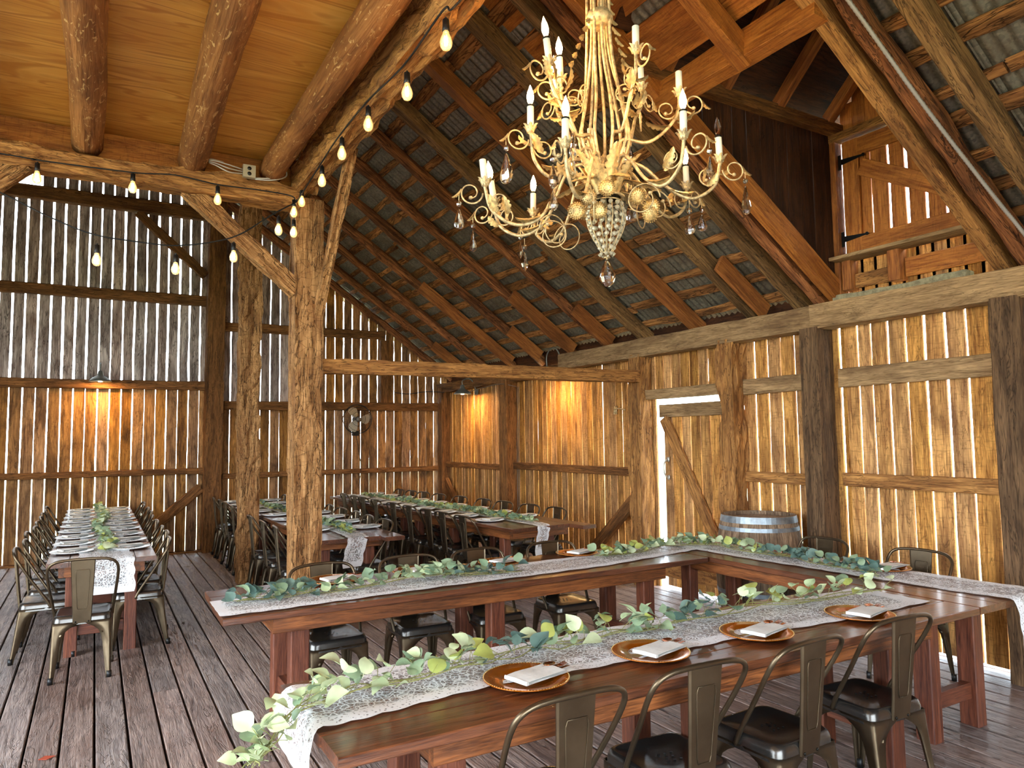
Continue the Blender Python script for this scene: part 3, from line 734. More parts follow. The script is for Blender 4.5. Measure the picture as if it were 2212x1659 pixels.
# ------------------------------------------------------------ tables
def bar(mb_or, *a): pass
def table(label, x0, x1, y0, y1, along, frames, planks=4, legs=None, group=None, ap=None, rot=None, ext=None, zt=.76):
    """trestle table; along='x' or 'y'; frames = positions of the leg frames; rot = placement matrix"""
    P = rot or MX.Identity(4)
    cx, cy_ = (x0+x1)/2, (y0+y1)/2
    r = root('trestle_table', label=label, cat='table', group=group)
    r.matrix_basis = P @ T(cx, cy_); WM[r.name] = r.matrix_basis.copy()
    def tb(name, p0, p1, w_, t_, n, m, **k):
        M0 = P @ frame(p0, p1, n); mb = MB(); prism(mb, (V(p1)-V(p0)).length, w_, t_, **k); return build(mb, name, m, r, M=M0)
    W_ = (y1-y0) if along == 'x' else (x1-x0); pw = W_/planks
    for k in range(planks):
        e0 = U(-.006, .006); e1 = U(-.006, .006)
        if ext and k in ext: e0 -= ext[k]
        if along == 'x': tb('plank', (x0+e0, y0+pw*(k+.5), zt-.02), (x1+e1, y0+pw*(k+.5), zt-.02), pw-.0025, .038, (0, 0, 1), W_TABLE, ch=.004, seg=6, jit=.0008)
        else: tb('plank', (x0+pw*(k+.5), y0+e0, zt-.02), (x0+pw*(k+.5), y1+e1, zt-.02), pw-.0025, .038, (0, 0, 1), W_TABLE, ch=.004, seg=6, jit=.0008)
    a0, a1 = ap or ((x0+.3, x1-.3) if along == 'x' else (y0+.15, y1-.15))
    za = zt-.04-.048
    s_ = .10
    if along == 'x':
        for yy in (y0+s_, y1-s_): tb('apron', (a0, yy, za), (a1, yy, za), .092, .04, (0, 1, 0), W_APRON)
        for xx in (a0+.02, a1-.02): tb('end_apron', (xx, y0+s_+.02, za), (xx, y1-s_-.02, za), .092, .04, (1, 0, 0), W_APRON)
    else:
        for xx in (x0+s_, x1-s_): tb('apron', (xx, a0, za), (xx, a1, za), .092, .04, (1, 0, 0), W_APRON)
        for yy in (a0+.02, a1-.02): tb('end_apron', (x0+s_+.02, yy, za), (x1-s_-.02, yy, za), .092, .04, (0, 1, 0), W_APRON)
    hl = zt-.04
    for q, f in enumerate(frames):
        if along == 'x': pos = [(f, y0+s_+.075), (f, y1-s_-.075)]
        else: pos = [(x0+s_+.075, f), (x1-s_-.075, f)]
        if legs: pos = legs[q]
        for px, py in pos: tb('leg', (px, py, 0), (px, py, hl-(.096 if 0 else .0)), .105, .09, (0, 1, 0) if along == 'x' else (1, 0, 0), W_LEG, ch=.006)
        (ax, ay), (bx_, by_) = pos
        if abs(ax-bx_) > abs(ay-by_): tb('stretcher', (min(ax, bx_)+.05, (ay+by_)/2, .20), (max(ax, bx_)-.05, (ay+by_)/2, .20), .09, .05, (0, 1, 0), W_LEG)
        else: tb('stretcher', ((ax+bx_)/2, min(ay, by_)+.05, .20), ((ax+bx_)/2, max(ay, by_)-.05, .20), .09, .05, (1, 0, 0), W_LEG)
    return r
table('stained trestle table nearest the camera, four amber chargers in a row', .63, 4.045, 2.14, 2.885, 'x', [1.06, 2.2, 3.5], 4, ap=(.97, 3.74))
table('stained trestle table parallel behind the nearest one, ending at the hewn post side', .605, 4.045, 4.08, 4.89, 'x', [1.03, 2.3, 3.57], 4, ap=(.87, 3.69))
table('stained trestle table closing the U in front of the barrel', 4.06, 4.785, 2.145, 4.89, 'y', [2.42, 4.45], 4, legs=[[(4.01, 2.42), (4.445, 2.42)], [(4.17, 4.42), (4.66, 4.42)]], ap=(2.55, 4.80))
table('trestle table with one metal chair at its near end, on the far left', -.305, .461, 6.66, 9.30, 'y', [6.86, 8.1, 9.1], 5, ap=(6.78, 9.2))
table('trestle table continuing the left row up to the back wall', -.305, .461, 9.32, 12.0, 'y', [9.5, 10.7, 11.8], 5)
table('trestle table just behind the hewn post, lace end hanging down', 1.80, 2.60, 6.72, 9.28, 'y', [7.16, 8.2, 9.1], 4, ext={3: .12}, ap=(7.0, 9.2))
table('trestle table behind the rough post, end against the back wall', 1.70, 2.48, 9.42, 12.0, 'y', [9.6, 10.7, 11.8], 4)
FR = T(4.13, 6.45) @ MX.Rotation(math.radians(3.2), 4, 'Z') @ T(-4.13, -6.45)
table('long table near the right wall, its bare near end toward the door', 3.68, 4.60, 6.45, 9.15, 'y', [6.86, 8.0, 8.95], 5, rot=FR, ext={4: .22}, ap=(6.62, 9.05))
table('table continuing the right-hand row into the barn corner', 3.68, 4.55, 9.17, 11.95, 'y', [9.4, 10.6, 11.8], 5, rot=FR)

# ------------------------------------------------------------ metal cafe chair
def lerp(a, b, t): return a+(b-a)*t
def chair_proto():
    r = root('metal_chair', label='x', cat='chair', group='x')
    # seat: rounded square pan with a rolled edge and shallow dish
    def sq(h, rad, n=7):
        out = []
        for cx, cy_, a0 in ((h-rad, h-rad, 0), (-h+rad, h-rad, PI/2), (-h+rad, -h+rad, PI), (h-rad, -h+rad, 1.5*PI)):
            for k in range(n): a = a0+PI/2*k/(n-1); out.append((cx+rad*math.cos(a), cy_+rad*math.sin(a)))
        return out
    mb = MB(); rings = [(.185, .05, .385), (.182, .05, .425), (.176, .05, .443), (.166, .045, .451), (.155, .042, .4495), (.148, .04, .4455), (.06, .03, .4435)]
    L = []
    for h, rad, z in rings: L.append([(x, y, z) for x, y in sq(h, rad)])
    n = len(L[0]); vs = [p for rg in L for p in rg]; fs = []
    for i in range(len(L)-1):
        for k in range(n): fs.append((i*n+k, i*n+(k+1) % n, (i+1)*n+(k+1) % n, (i+1)*n+k))
    fs.append(tuple((len(L)-1)*n+k for k in range(n))); mb.add(vs, fs)
    seat = build(mb, 'seat', M_SEAT, r, True)
    mb = MB()
    for dx, dy in ((-.03, .02), (0, .02), (.03, .02), (-.015, -.01), (.015, -.01), (-.03, -.04), (0, -.04), (.03, -.04)):
        mb.lathe([(.0055, .4462), (.0055, .4466)], 8, (dx, dy, 0))
    build(mb, 'drain_holes', M_BLACK, seat)
    # legs: folded sheet, wide at the top so that neighbours form an arch
    for sx in (-1, 1):
        for sy in (-1, 1):
            mb = MB(); st = []
            bx = .192; by = .235 if sy < 0 else .20
            for z, w_ in ((.405, .183), (.385, .150), (.365, .112), (.34, .082), (.30, .064), (.24, .054), (.16, .046), (.08, .038), (.03, .032), (0, .030)):
                t = 1-z/.405
                ox, oy = lerp(.184, bx, t)*sx, lerp(.184, by, t**1.15)*sy
                st.append((ox, oy, z, w_))
            vs = []; fs = []
            for ox, oy, z, w_ in st:
                g_ = .010 if z < .34 else 0   # pressed groove makes the leg read as a channel
                pr = [(ox-sx*w_, oy), (ox-sx*w_*.5, oy-sy*g_), (ox-sx*.018, oy+0), (ox-sx*.005, oy-sy*.005), (ox, oy-sy*.018), (ox-sx*g_, oy-sy*w_*.5), (ox, oy-sy*w_)]
                pin = [(x-sx*(.004 if i > 2 else 0), y-sy*(.004 if i < 4 else 0)) for i, (x, y) in enumerate(pr)]
                vs += [(x, y, z) for x, y in pr] + [(x, y, z) for x, y in pin[::-1]]
            n = 14
            for i in range(len(st)-1):
                for k in range(n): fs.append((i*n+k, i*n+(k+1) % n, (i+1)*n+(k+1) % n, (i+1)*n+k))
            fs += [tuple(range(n)), tuple((len(st)-1)*n+k for k in range(n))]
            mb.add(vs, fs); o = build(mb, 'leg', M_CHAIR, r, True)
            m2 = MB(); m2.tube([(bx*sx-sx*.012, by*sy-sy*.012, .045), (bx*sx-sx*.012, by*sy-sy*.012, .0)], .017, 8); build(m2, 'foot', M_BLACK, o, True)
    mb = MB()
    mb.tube([(-.16, -.16, .35), (.16, .16, .35)], .005, 6); mb.tube([(-.16, .16, .362), (.16, -.16, .362)], .005, 6)
    build(mb, 'cross_brace', M_CHAIR, r, True)
    # back hoop
    pts = cat([(-.186, .03, .40), (-.192, -.005, .47), (-.210, -.10, .62), (-.222, -.175, .745), (-.209, -.212, .810), (-.158, -.228, .842), (-.07, -.235, .852), (0, -.237, .853),
               (.07, -.235, .852), (.158, -.228, .842), (.209, -.212, .810), (.222, -.175, .745), (.210, -.10, .62), (.192, -.005, .47), (.186, .03, .40)], 5)
    mb = MB(); mb.tube(pts, .0105, 8); build(mb, 'back_frame', M_CHAIR, r, True)
    # splat
    mb = MB(); vs = []; fs = []; rows = 9
    for side in (0, 1):
        for i in range(rows+1):
            t = i/rows; z = lerp(.395, .848, t); y = lerp(-.190, -.234, t**.9); hw = lerp(.058, .078, t)
            for xx in (-1, -.93, 0, .93, 1): vs.append((xx*hw, y+(.006 if abs(xx) == 1 else -.002)+(.005 if side else 0), z))
    m_ = (rows+1)*5
    for i in range(rows):
        for k in range(4):
            a = i*5+k; fs.append((a, a+1, a+6, a+5)); fs.append((m_+a, m_+a+5, m_+a+6, m_+a+1))
    for i in range(rows): fs += [(i*5, i*5+5, m_+i*5+5, m_+i*5), (i*5+4, m_+i*5+4, m_+i*5+9, i*5+9)]
    for k in range(4): fs += [(k, m_+k, m_+k+1, k+1), (rows*5+k, rows*5+k+1, m_+rows*5+k+1, m_+rows*5+k)]
    mb.add(vs, fs); spl = build(mb, 'backrest', M_CHAIR, r)
    # embossed outline on the splat, both faces
    mb = MB()
    for off in (-.0035, .0065):
        q = []
        for xx, t in ((-.5, .22), (.5, .22), (.62, .84), (-.62, .84)):
            z = lerp(.395, .848, t); y = lerp(-.190, -.234, t**.9)+off; hw = lerp(.058, .078, t); q.append((xx*hw, y, z))
        q2 = []
        for i in range(4): q2 += [tuple(V(q[i]).lerp(V(q[(i+1) % 4]), f)) for f in (.08, .5, .92)]
        mb.tube(q2, .0022, 5, closed=True)
    build(mb, 'embossed_outline', M_CHAIR, spl, True)
    mb = MB()
    for xx in (-.04, .04): mb.lathe([(0, -.006), (.006, -.004), (.007, 0)], 8, (xx, -.193, .405), 0, MX.Rotation(-PI/2, 3, 'X'))
    build(mb, 'bolt', M_BOLT, spl, True)
    return r
CH = chair_proto(); used = [False]
def chair(x, y, rz, label, group):
    M0 = T(x, y, 0, rz)
    if not used[0]:
        used[0] = True; inv = WM[CH.name].inverted()
        CH.matrix_basis = M0; CH['label'] = label; CH['group'] = group; return CH
    return dup(CH, M0, label, group)
g = 'metal cafe chairs around the set tables'
for k, (x, y, a, lb) in enumerate([(1.37, 2.215, .0, 'metal chair at the front table, its splat cut by the bottom edge'), (1.955, 2.22, -.05, 'metal chair with a blue-sheen seat, second along the front table'),
        (2.525, 2.215, .04, 'metal chair, third along the front table from the garland end'), (3.20, 2.24, -.06, 'metal chair at the front table nearest its splayed end legs')]):
    chair(x, y, a, lb, g)
for x, y, a, lb in [(1.345, 4.695, PI+.03, 'metal chair behind the middle table, right beside the hewn post'), (1.945, 4.68, PI-.04, 'second metal chair behind the middle table from the hewn post'),
        (2.50, 4.68, PI+.02, 'third metal chair behind the middle table from the hewn post'), (3.14, 4.67, PI-.03, 'metal chair behind the middle table, closest to the table corner')]:
    chair(x, y, a, lb, g)
chair(4.83, 3.82, PI/2, 'metal chair against the right wall, just right of the barrel', g)
chair(4.86, 3.05, PI/2+.06, 'metal chair by the gapped right wall, furthest from the barrel', g)
chair(-.04, 6.335, -.05, 'metal chair at the near end of the far left table, back to the camera', g)
ys = [7.2, 7.75, 8.4, 8.9, 9.45, 10.03, 10.55, 11.05, 11.55]
for k, y in enumerate(ys):
    chair(-.285+U(-.02, .02), y-.2, -PI/2+U(-.06, .06), ORD[k]+' metal chair from the near end, left side of the far left table', g)
ys = [7.15, 7.65, 8.12, 8.76, 9.35, 9.93, 10.5, 11.02, 11.5]
for k, y in enumerate(ys):
    chair(.36+U(-.02, .02), y-.15, PI/2+U(-.06, .06), ORD[k]+' metal chair from the near end, right side of the far left table', g)
for k, y in enumerate([7.28, 7.86, 8.50, 9.95, 10.6, 11.1, 11.55]):
    chair(1.76+U(-.02, .02) + (.02 if y > 9 else 0), y, -PI/2+U(-.06, .06), ORD[k]+' metal chair from the hewn post, left of the lace-ended table row', g)
for k, y in enumerate([7.20, 7.70, 8.20, 8.74, 9.28, 9.9, 10.5, 10.95, 11.4]):
    chair(2.40+U(-.02, .02) - (.08 if y > 9.8 else 0), y, PI/2+U(-.06, .06), ORD[k]+' metal chair from the near end, right of the lace-ended table row', g)
for k, y in enumerate([7.09, 7.60, 8.0, 8.55, 9.1, 9.72, 10.25, 10.6, 11.1]):
    chair(3.67-.02*(y-7), y, -PI/2+.05+U(-.06, .06), ORD[k]+' metal chair from the near end, left of the row by the corner', g)
for k, y in enumerate([7.22, 7.74, 8.31, 8.81, 9.42, 10.04, 10.54, 10.95, 11.4]):
    chair(4.53-.085*(y-7.2), y, PI/2+.05+U(-.06, .06), ORD[k]+' metal chair from the near end, wall side of the corner row', g)

# ------------------------------------------------------------ lace runners
def runner(path, width, label, side=None, amp=.014, step=.018, zamp=.003, rot=None):
    pts = cat(path, max(2, int(.3/step))); 
    # resample
    out = [pts[0]]; 
    for p in pts[1:]:
        if (p-out[-1]).length >= step: out.append(p)
    n = 14; mb = MB(); vs = []; at = []
    for i, p in enumerate(out):
        a = out[max(0, i-1)]; b_ = out[min(len(out)-1, i+1)]; t = (b_-a).normalized()
        hv = V((t.x, t.y, 0))
        if side is not None: sd = V(side)
        else: sd = V((-t.y, t.x, 0)).normalized()
        nn = t.cross(sd).normalized(); nn = nn if nn.z >= -.1 else -nn
        wd = width/2 + amp*abs(math.sin(i*step*PI/.085)) + .012*NZ.noise(V((i*step*2.2, 3, width)))
        for k in range(n+1):
            u = -1+2*k/n
            q = p + sd*(u*wd) + nn*(zamp*(1+NZ.noise(V((i*step*9, u*4, 1)))+.5*math.sin(u*9+i*step*6)))
            vs.append(tuple(q)); at.append(abs(u) if 2 < i < len(out)-3 else max(abs(u), .97))
    mb.add(vs, [(i*(n+1)+k, i*(n+1)+k+1, (i+1)*(n+1)+k+1, (i+1)*(n+1)+k) for i in range(len(out)-1) for k in range(n)]); mb.at = at
    o = build(mb, 'lace_runner', M_LACE, None, True, M=rot)
    return tag(o, label, 'runner', 'lace runners on the tables')
ZT = .763
runner([(.60, 2.53, .60), (.605, 2.55, .70), (.635, 2.58, ZT+.004), (.75, 2.60, ZT), (1.2, 2.645, ZT), (1.8, 2.62, ZT), (2.5, 2.62, ZT), (3.2, 2.57, ZT), (3.96, 2.56, ZT)], .42, 'white lace runner along the nearest table, draped over its garland end', (0, 1, 0))
runner([(.59, 4.32, ZT+.002), (.9, 4.34, ZT), (1.6, 4.38, ZT), (2.4, 4.39, ZT), (3.2, 4.43, ZT), (4.0, 4.56, ZT), (4.4, 4.62, ZT+.003)], .40, 'white lace runner along the middle table behind the nearest one', (0, 1, 0))
runner([(4.42, 4.80, ZT+.006), (4.44, 4.2, ZT), (4.46, 3.5, ZT), (4.50, 2.9, ZT), (4.56, 2.3, ZT), (4.58, 2.16, ZT+.002), (4.585, 2.118, .73), (4.59, 2.10, .55), (4.59, 2.095, .35), (4.60, 2.10, .12)], .40, 'white lace runner on the barrel-side table, hanging to the floor at its end', (1, 0, 0))
runner([(.13, 6.60, .50), (.12, 6.63, .68), (.11, 6.67, ZT+.002), (.09, 7.2, ZT), (.08, 9, ZT), (.08, 11.9, ZT)], .34, 'white lace runner down the far left table behind the single chair', (1, 0, 0))
runner([(2.10, 6.66, .50), (2.12, 6.665, .62), (2.16, 6.69, .74), (2.18, 6.78, ZT+.003), (2.20, 7.3, ZT), (2.18, 9.2, ZT), (2.1, 11.9, ZT)], .20, 'narrow lace runner hanging off the table behind the hewn post', (.96, .28, 0))
runner([(4.00, 6.40, .48), (4.02, 6.405, .62), (4.06, 6.43, .745), (4.10, 6.55, ZT+.003), (4.12, 7.0, ZT), (4.12, 9.2, ZT), (4.08, 11.9, ZT)], .18, 'narrow lace runner hanging off the bare end of the corner row', (.96, .28, 0), rot=FR)

# ------------------------------------------------------------ plates, napkins, cutlery
def charger(matm, bead):
    mb = MB(); mb.lathe([(0, .004), (.085, .004), (.098, .006), (.108, .012), (.135, .014), (.160, .0175), (.1655, .0175), (.166, .0145), (.13, .006), (.11, .002), (.09, 0), (0, 0)], 40)
    r = build(mb, 'charger_plate', matm, None, True)
    if bead:
        mb = MB(); 
        for k in range(90):
            a = 2*PI*k/90; mb.lathe([(0, .0026), (.0022, .0008), (.0022, -.001)], 5, (.1625*math.cos(a), .1625*math.sin(a), .0178))
        build(mb, 'beaded_rim', M_BEAD, r, True)
    return r
PG = charger(M_GOLD, True); PW = charger(M_SILVER, False)
mb = MB()
for k in range(36):
    a = 2*PI*k/36; mb.box((.137*math.cos(a), .137*math.sin(a), .0165), (.045, .008, .004), 0, rz=0, M=MX.Rotation(a, 3, 'Z'))
build(mb, 'fluted_rim', M_SILVER, PW)
def napk():
    mb = MB()     # folded pocket: stacked layers, front layers shorter than the back
    def sheet(x0, x1, y0, y1, z0, z1, b=.0):
        vs = []; nx = 8
        for i in range(nx+1):
            t = i/nx; x = lerp(x0, x1, t); wz = .0025*math.sin(t*PI)+.0015*math.sin(t*7)
            for y in (y0, (y0+y1)/2, y1):
                e = -.0025 if y != (y0+y1)/2 else 0
                vs += [(x, y+b*t, z0+wz*.3), (x, y+b*t, z1+wz+e)]
        fs = []
        for i in range(nx):
            a = i*6; c = a+6
            fs += [(a, c, c+2, a+2), (a+2, c+2, c+4, a+4), (a+1, a+3, c+3, c+1), (a+3, a+5, c+5, c+3), (a, a+1, c+1, c), (a+4, c+4, c+5, a+5)]
        fs += [(0, 2, 3, 1), (2, 4, 5, 3), (nx*6, nx*6+1, nx*6+3, nx*6+2), (nx*6+2, nx*6+3, nx*6+5, nx*6+4)]
        mb.add(vs, fs)
    sheet(-.11, .13, -.055, .05, .000, .002); sheet(-.108, .085, -.053, .05, .0025, .0045); sheet(-.11, .08, -.054, .051, .0105, .0125)
    sheet(-.112, -.100, -.055, .051, .0, .0125)
    return build(mb, 'napkin', M_NAPKIN, None, False)
NP = napk()
def cut_fork():
    mb = MB(); mb.tube(cat([(-.06, 0, .011), (.02, 0, .0115), (.07, 0, .0125)], 3), .003, 6)
    mb.box((.083, 0, .0135), (.026, .022, .0025))
    for k in (-1.5, -.5, .5, 1.5): mb.tube([(.094, k*.0062, .0135), (.11, k*.006, .0125), (.132, k*.0055, .017)], .0016, 5)
    return build(mb, 'fork', M_COPPER, None, True)
def cut_spoon():
    mb = MB(); mb.tube(cat([(-.06, 0, .011), (.02, 0, .0115), (.065, 0, .0135)], 3), .003, 6)
    mb.lathe([(.0, -.004), (.010, -.003), (.017, 0), (.0185, .003), (.0165, .003), (.009, 0), (0, -.001)], 14, (.088, 0, .0165), 0, MX.Diagonal(V((1.45, 1, 1))))
    return build(mb, 'spoon', M_COPPER, None, True)
def cut_knife():
    mb = MB(); mb.tube([(-.06, 0, .011), (.03, 0, .0115)], .0035, 6)
    mb.add([(.03, -.006, .0105), (.03, .006, .0105), (.12, .007, .0135), (.128, -.004, .0135), (.03, -.006, .0125), (.03, .006, .0125), (.12, .007, .0145), (.128, -.004, .0145)],
           [(0, 1, 2, 3), (7, 6, 5, 4), (0, 4, 5, 1), (2, 6, 7, 3), (1, 5, 6, 2), (0, 3, 7, 4)])
    return build(mb, 'knife', M_COPPER, None)
FK, SP, KN = cut_fork(), cut_spoon(), cut_knife()
first = {}
def put(proto, M0, label, cat_, group):
    if proto.name not in first:
        first[proto.name] = 1; proto.matrix_basis = M0; tag(proto, label, cat_, group); return proto
    c = dup(proto, M0, label, group); c['category'] = cat_; return c
def setting(x, y, rz, where, gold=True, z=.762, F=None, cut=3, nrz=None):
    F = F or MX.Identity(4); B = F @ T(x, y, z, rz)
    gp = 'amber chargers on the near tables' if gold else 'white chargers on the far tables'
    put(PG if gold else PW, B, ('amber charger plate ' if gold else 'white charger plate ')+where, 'plate', gp)
    NB = B @ T(.045, -.015, .0185, .20 if nrz is None else nrz) @ MX.Diagonal(V((1.1, 1.12, 1, 1)))
    put(NP, NB, 'white napkin on plate '+where, 'napkin', 'folded napkins on the plates')
    if cut >= 1: put(FK, NB @ T(.008, .0, -.0035, .02), 'copper fork in napkin '+where, 'fork', 'copper cutlery in the napkins')
    if cut >= 2: put(SP, NB @ T(-.004, .024, -.0035, .04), 'copper spoon in napkin '+where, 'spoon', 'copper cutlery in the napkins')
    if cut >= 3: put(KN, NB @ T(.0, -.026, -.0035, 0), 'copper knife in napkin '+where, 'knife', 'copper cutlery in the napkins')
for (x, y), wh in zip([(1.44, 2.42), (2.055, 2.425), (2.665, 2.40), (3.365, 2.36)], ['nearest the garland tip on the front table', 'second along the front table', 'third along the front table', 'on the front table nearest the barrel side']):
    setting(x, y, U(-.06, .06), wh)
for (x, y), wh in zip([(1.37, 4.80-.06), (1.945, 4.74), (2.60, 4.72), (3.30, 4.745)], ['on the middle table beside the hewn post', 'second along the middle table', 'third along the middle table', 'on the middle table nearest the corner']):
    setting(x, y, U(.0, .12), wh)
setting(4.665, 3.80, 0, 'on the barrel-side table by the barrel', nrz=.1)
setting(4.655, 3.06, 0, 'on the barrel-side table, toward its draped end', nrz=.1)
for k in range(9):
    y = 7.22+.535*k; wl_ = ORD[k]
    setting(-.145, y, PI/2-.2, wl_+' from the near end, left side of the far left table', False, cut=1, nrz=-1.1+U(-.1, .1))
    setting(.285, y, PI/2, wl_+' from the near end, right side of the far left table', False, cut=1, nrz=-1.3+U(-.1, .1))
for k in range(8):
    y = 7.42+.60*k; dx = -.10 if y > 9.3 else 0
    setting(1.955+dx, y+.05, 0, ORD[k]+' from the hewn post, left side of that table row', False, cut=1)
    setting(2.47+dx, y, 0, ORD[k]+' from the near end, right side of the lace-ended row', False, cut=1)
for k in range(9):
    y = 7.20+.56*k
    setting(3.87, y, 0, ORD[k]+' from the near end, left side of the corner row', False, F=FR, cut=1)
    setting(4.40, y+.12, 0, ORD[k]+' from the near end, wall side of the corner row', False, F=FR, cut=1)

# ------------------------------------------------------------ eucalyptus garlands
def leaf_mesh(m, sz=1, seed=0):
    random.seed(100+seed); mb = MB(); rows = 6; vs = []
    L = .070*sz; Wd = .064*sz; cu = U(-.25, .25)
    for i in range(rows+1):
        t = i/rows; w_ = Wd/2*math.sin(PI*min(1, t*.93+.07)**.8)*1.0 if i < rows else .002
        for u in (-1, -.5, 0, .5, 1):
            vs.append((u*w_, L*t+.004, .10*sz*.06*math.sin(t*PI)*(1+cu) + abs(u)*w_*.22 - .01*t*t*(1+cu*2)))
    mb.add(vs, [(i*5+k, i*5+k+1, i*5+k+6, i*5+k+5) for i in range(rows) for k in range(4)])
    mb.tube([(0, -.012, -.002), (0, .004, 0), (0, L*.55, .001)], .0011, 4)
    return mb.mesh('leaf', m, True)
LM = {}
for nm, m in (('p', L_PALE), ('s', L_SAGE), ('t', L_TEAL), ('y', L_YEL)):
    LM[nm] = [leaf_mesh(m, s_, i) for i, s_ in enumerate((1.25, 1.0, .8, 1.1))]
def leaf_M(p, spread=1.0, up=.3):
    az = U(0, 2*PI); el = U(-.15, .9)*spread+up*.3
    roll = U(-.9, .9)
    return MX.Translation(p) @ MX.Rotation(az, 4, 'Z') @ MX.Rotation(el, 4, 'X') @ MX.Rotation(roll, 4, 'Y')
def garland(path, dens, label, cols, zmax=.07, spread=.055, singles=True, rot=None, sz=1.0, seed=1, arch=.02):
    random.seed(seed)
    pts = cat(path, 8)
    R0 = rot or MX.Identity(4)
    mb = MB()
    for q in range(3):
        pp = [p+V((spread*.45*math.sin(i*.45+q*2), spread*.45*math.cos(i*.33+q*2), arch*.5*(1+math.sin(i*.5+q)))) for i, p in enumerate(pts)]
        mb.tube(pp, .0024, 5)
    Ln = sum((b-a).length for a, b in zip(pts, pts[1:]))
    nl = int(Ln*dens); stems = []
    items = []
    for k in range(nl):
        f = (k+U(0, 1))/nl*(len(pts)-1.001); i = int(f); p = pts[i].lerp(pts[i+1], f-i)
        c = cols(f/(len(pts)-1)) if callable(cols) else random.choice(cols)
        off = V((U(-1, 1)*spread, U(-1, 1)*spread, U(.006, zmax)))
        q = p+off; s_ = U(.75, 1.15)*sz
        items.append((q, c, s_))
        if k % 2 == 0: mb.tube([p+V((0, 0, .004)), p.lerp(q, .5)+V((0, 0, .008)), q], .0014, 4)
    r = build(mb, 'eucalyptus_garland', M_STEM, None, True, M=R0)
    tag(r, label, 'garland', 'eucalyptus garlands on the runners')
    if singles:
        for q, c, s_ in items[:298]:
            place(random.choice(LM[c]), 'leaf', R0 @ leaf_M(q) @ MX.Scale(s_, 4), r)
    else:
        groups = {}
        for q, c, s_ in items: groups.setdefault(c, []).append((q, s_))
        for c, li in groups.items():
            m2 = MB()
            for q, s_ in li:
                me = random.choice(LM[c]); X = leaf_M(q) @ MX.Scale(s_, 4)
                m2.add([X @ v.co for v in me.vertices], [tuple(p.vertices) for p in me.polygons])
            o = build(m2, 'foliage', LM[c][0].materials[0], r, True, M=R0); o['kind'] = 'stuff'
    return r
Z = ZT+.006
def colC(t):
    if t < .30: return random.choice('pppsp')
    if t < .42: return random.choice('pspy')
    if t < .50: return random.choice('ttts')
    if t < .72: return random.choice('sssyp')
    if t < .80: return random.choice('tts')
    return random.choice('ppysp')
garland([(.42, 2.32, .70), (.50, 2.39, .735), (.60, 2.49, .79), (.79, 2.56, Z+.02), (1.04, 2.57, Z+.02), (1.25, 2.60, Z+.02), (1.53, 2.67, Z+.01), (1.81, 2.70, Z), (2.1, 2.72, Z), (2.32, 2.70, Z), (2.63, 2.70, Z+.01), (2.98, 2.72, Z+.01), (3.4, 2.66, Z+.01), (3.85, 2.56, Z+.02)],
        60, 'long eucalyptus garland on the nearest table, pale leaves spilling past its end', colC, .085, .065, seed=11, sz=.98)
garland([(.72, 4.38, Z), (.96, 4.42, Z), (1.21, 4.40, Z), (1.66, 4.42, Z+.01), (1.97, 4.43, Z+.02), (2.13, 4.40, Z), (2.55, 4.36, Z)],
        88, 'eucalyptus garland on the middle table, starting from its free end', lambda t: random.choice('ttts') if t < .33 or t > .8 else random.choice('ssp'), .06, .05, seed=12, sz=1.0)
garland([(3.30, 4.50, Z), (3.7, 4.52, Z), (4.15, 4.58, Z+.01), (4.40, 4.45, Z+.01), (4.46, 4.05, Z), (4.46, 3.6, Z), (4.42, 3.2, Z), (4.36, 2.92, Z)],
        88, 'eucalyptus garland turning the corner toward the barrel-side table', lambda t: random.choice('ssyp') if t < .62 else random.choice('tts'), .06, .05, seed=13, sz=.95)
garland([(.10, 7.05, Z), (.12, 8, Z), (.04, 9, Z), (.12, 10, Z), (.08, 11.2, Z), (.06, 11.8, Z)], 80, 'eucalyptus garland down the far left table', 'spys', .045, .03, False, seed=14, sz=.85)
garland([(2.18, 6.95, Z), (2.22, 7.5, Z), (2.14, 8.2, Z), (2.2, 9, Z), (2.1, 10, Z), (2.12, 11.6, Z)], 80, 'eucalyptus garland on the table row behind the hewn post', 'ssyst', .045, .03, False, seed=15, sz=.85)
garland([(4.14, 6.75, Z), (4.10, 7.5, Z), (4.16, 8.2, Z), (4.08, 9, Z), (4.12, 10, Z), (4.1, 11.6, Z)], 80, 'eucalyptus garland on the row by the barn corner', 'ssysp', .045, .03, False, seed=16, sz=.85, rot=FR)
random.seed(77)

# ------------------------------------------------------------ wine barrel
bx, by = 5.16, 4.575
r = root('wine_barrel', (bx, by, 0), label='weathered oak wine barrel with grey metal hoops standing by the right wall', cat='barrel')
HB = .975
def br(t): return .318+.062*math.sin(PI*t)
NS = 26
for k in range(NS):
    mb = MB(); a0 = 2*PI*k/NS+.004; a1 = 2*PI*(k+1)/NS-.004; vs = []; n = 10; dr = U(-.0015, .0015)
    for i in range(n+1):
        t = i/n; R1 = br(t)+dr
        for rr in (R1, R1-.026):
            for a in (a0, (a0+a1)/2, a1): vs.append((rr*math.cos(a), rr*math.sin(a), HB*t))
    fs = []
    for i in range(n):
        a, c = i*6, i*6+6
        fs += [(a, a+1, c+1, c), (a+1, a+2, c+2, c+1), (a+3, c+3, c+4, a+4), (a+4, c+4, c+5, a+5), (a, c, c+3, a+3), (a+2, a+5, c+5, c+2)]
    fs += [(0, 3, 4, 1), (1, 4, 5, 2), (n*6, n*6+1, n*6+4, n*6+3), (n*6+1, n*6+2, n*6+5, n*6+4)]
    mb.add(vs, fs); build(mb, 'stave', W_BARREL, r, M=T(bx, by, 0))
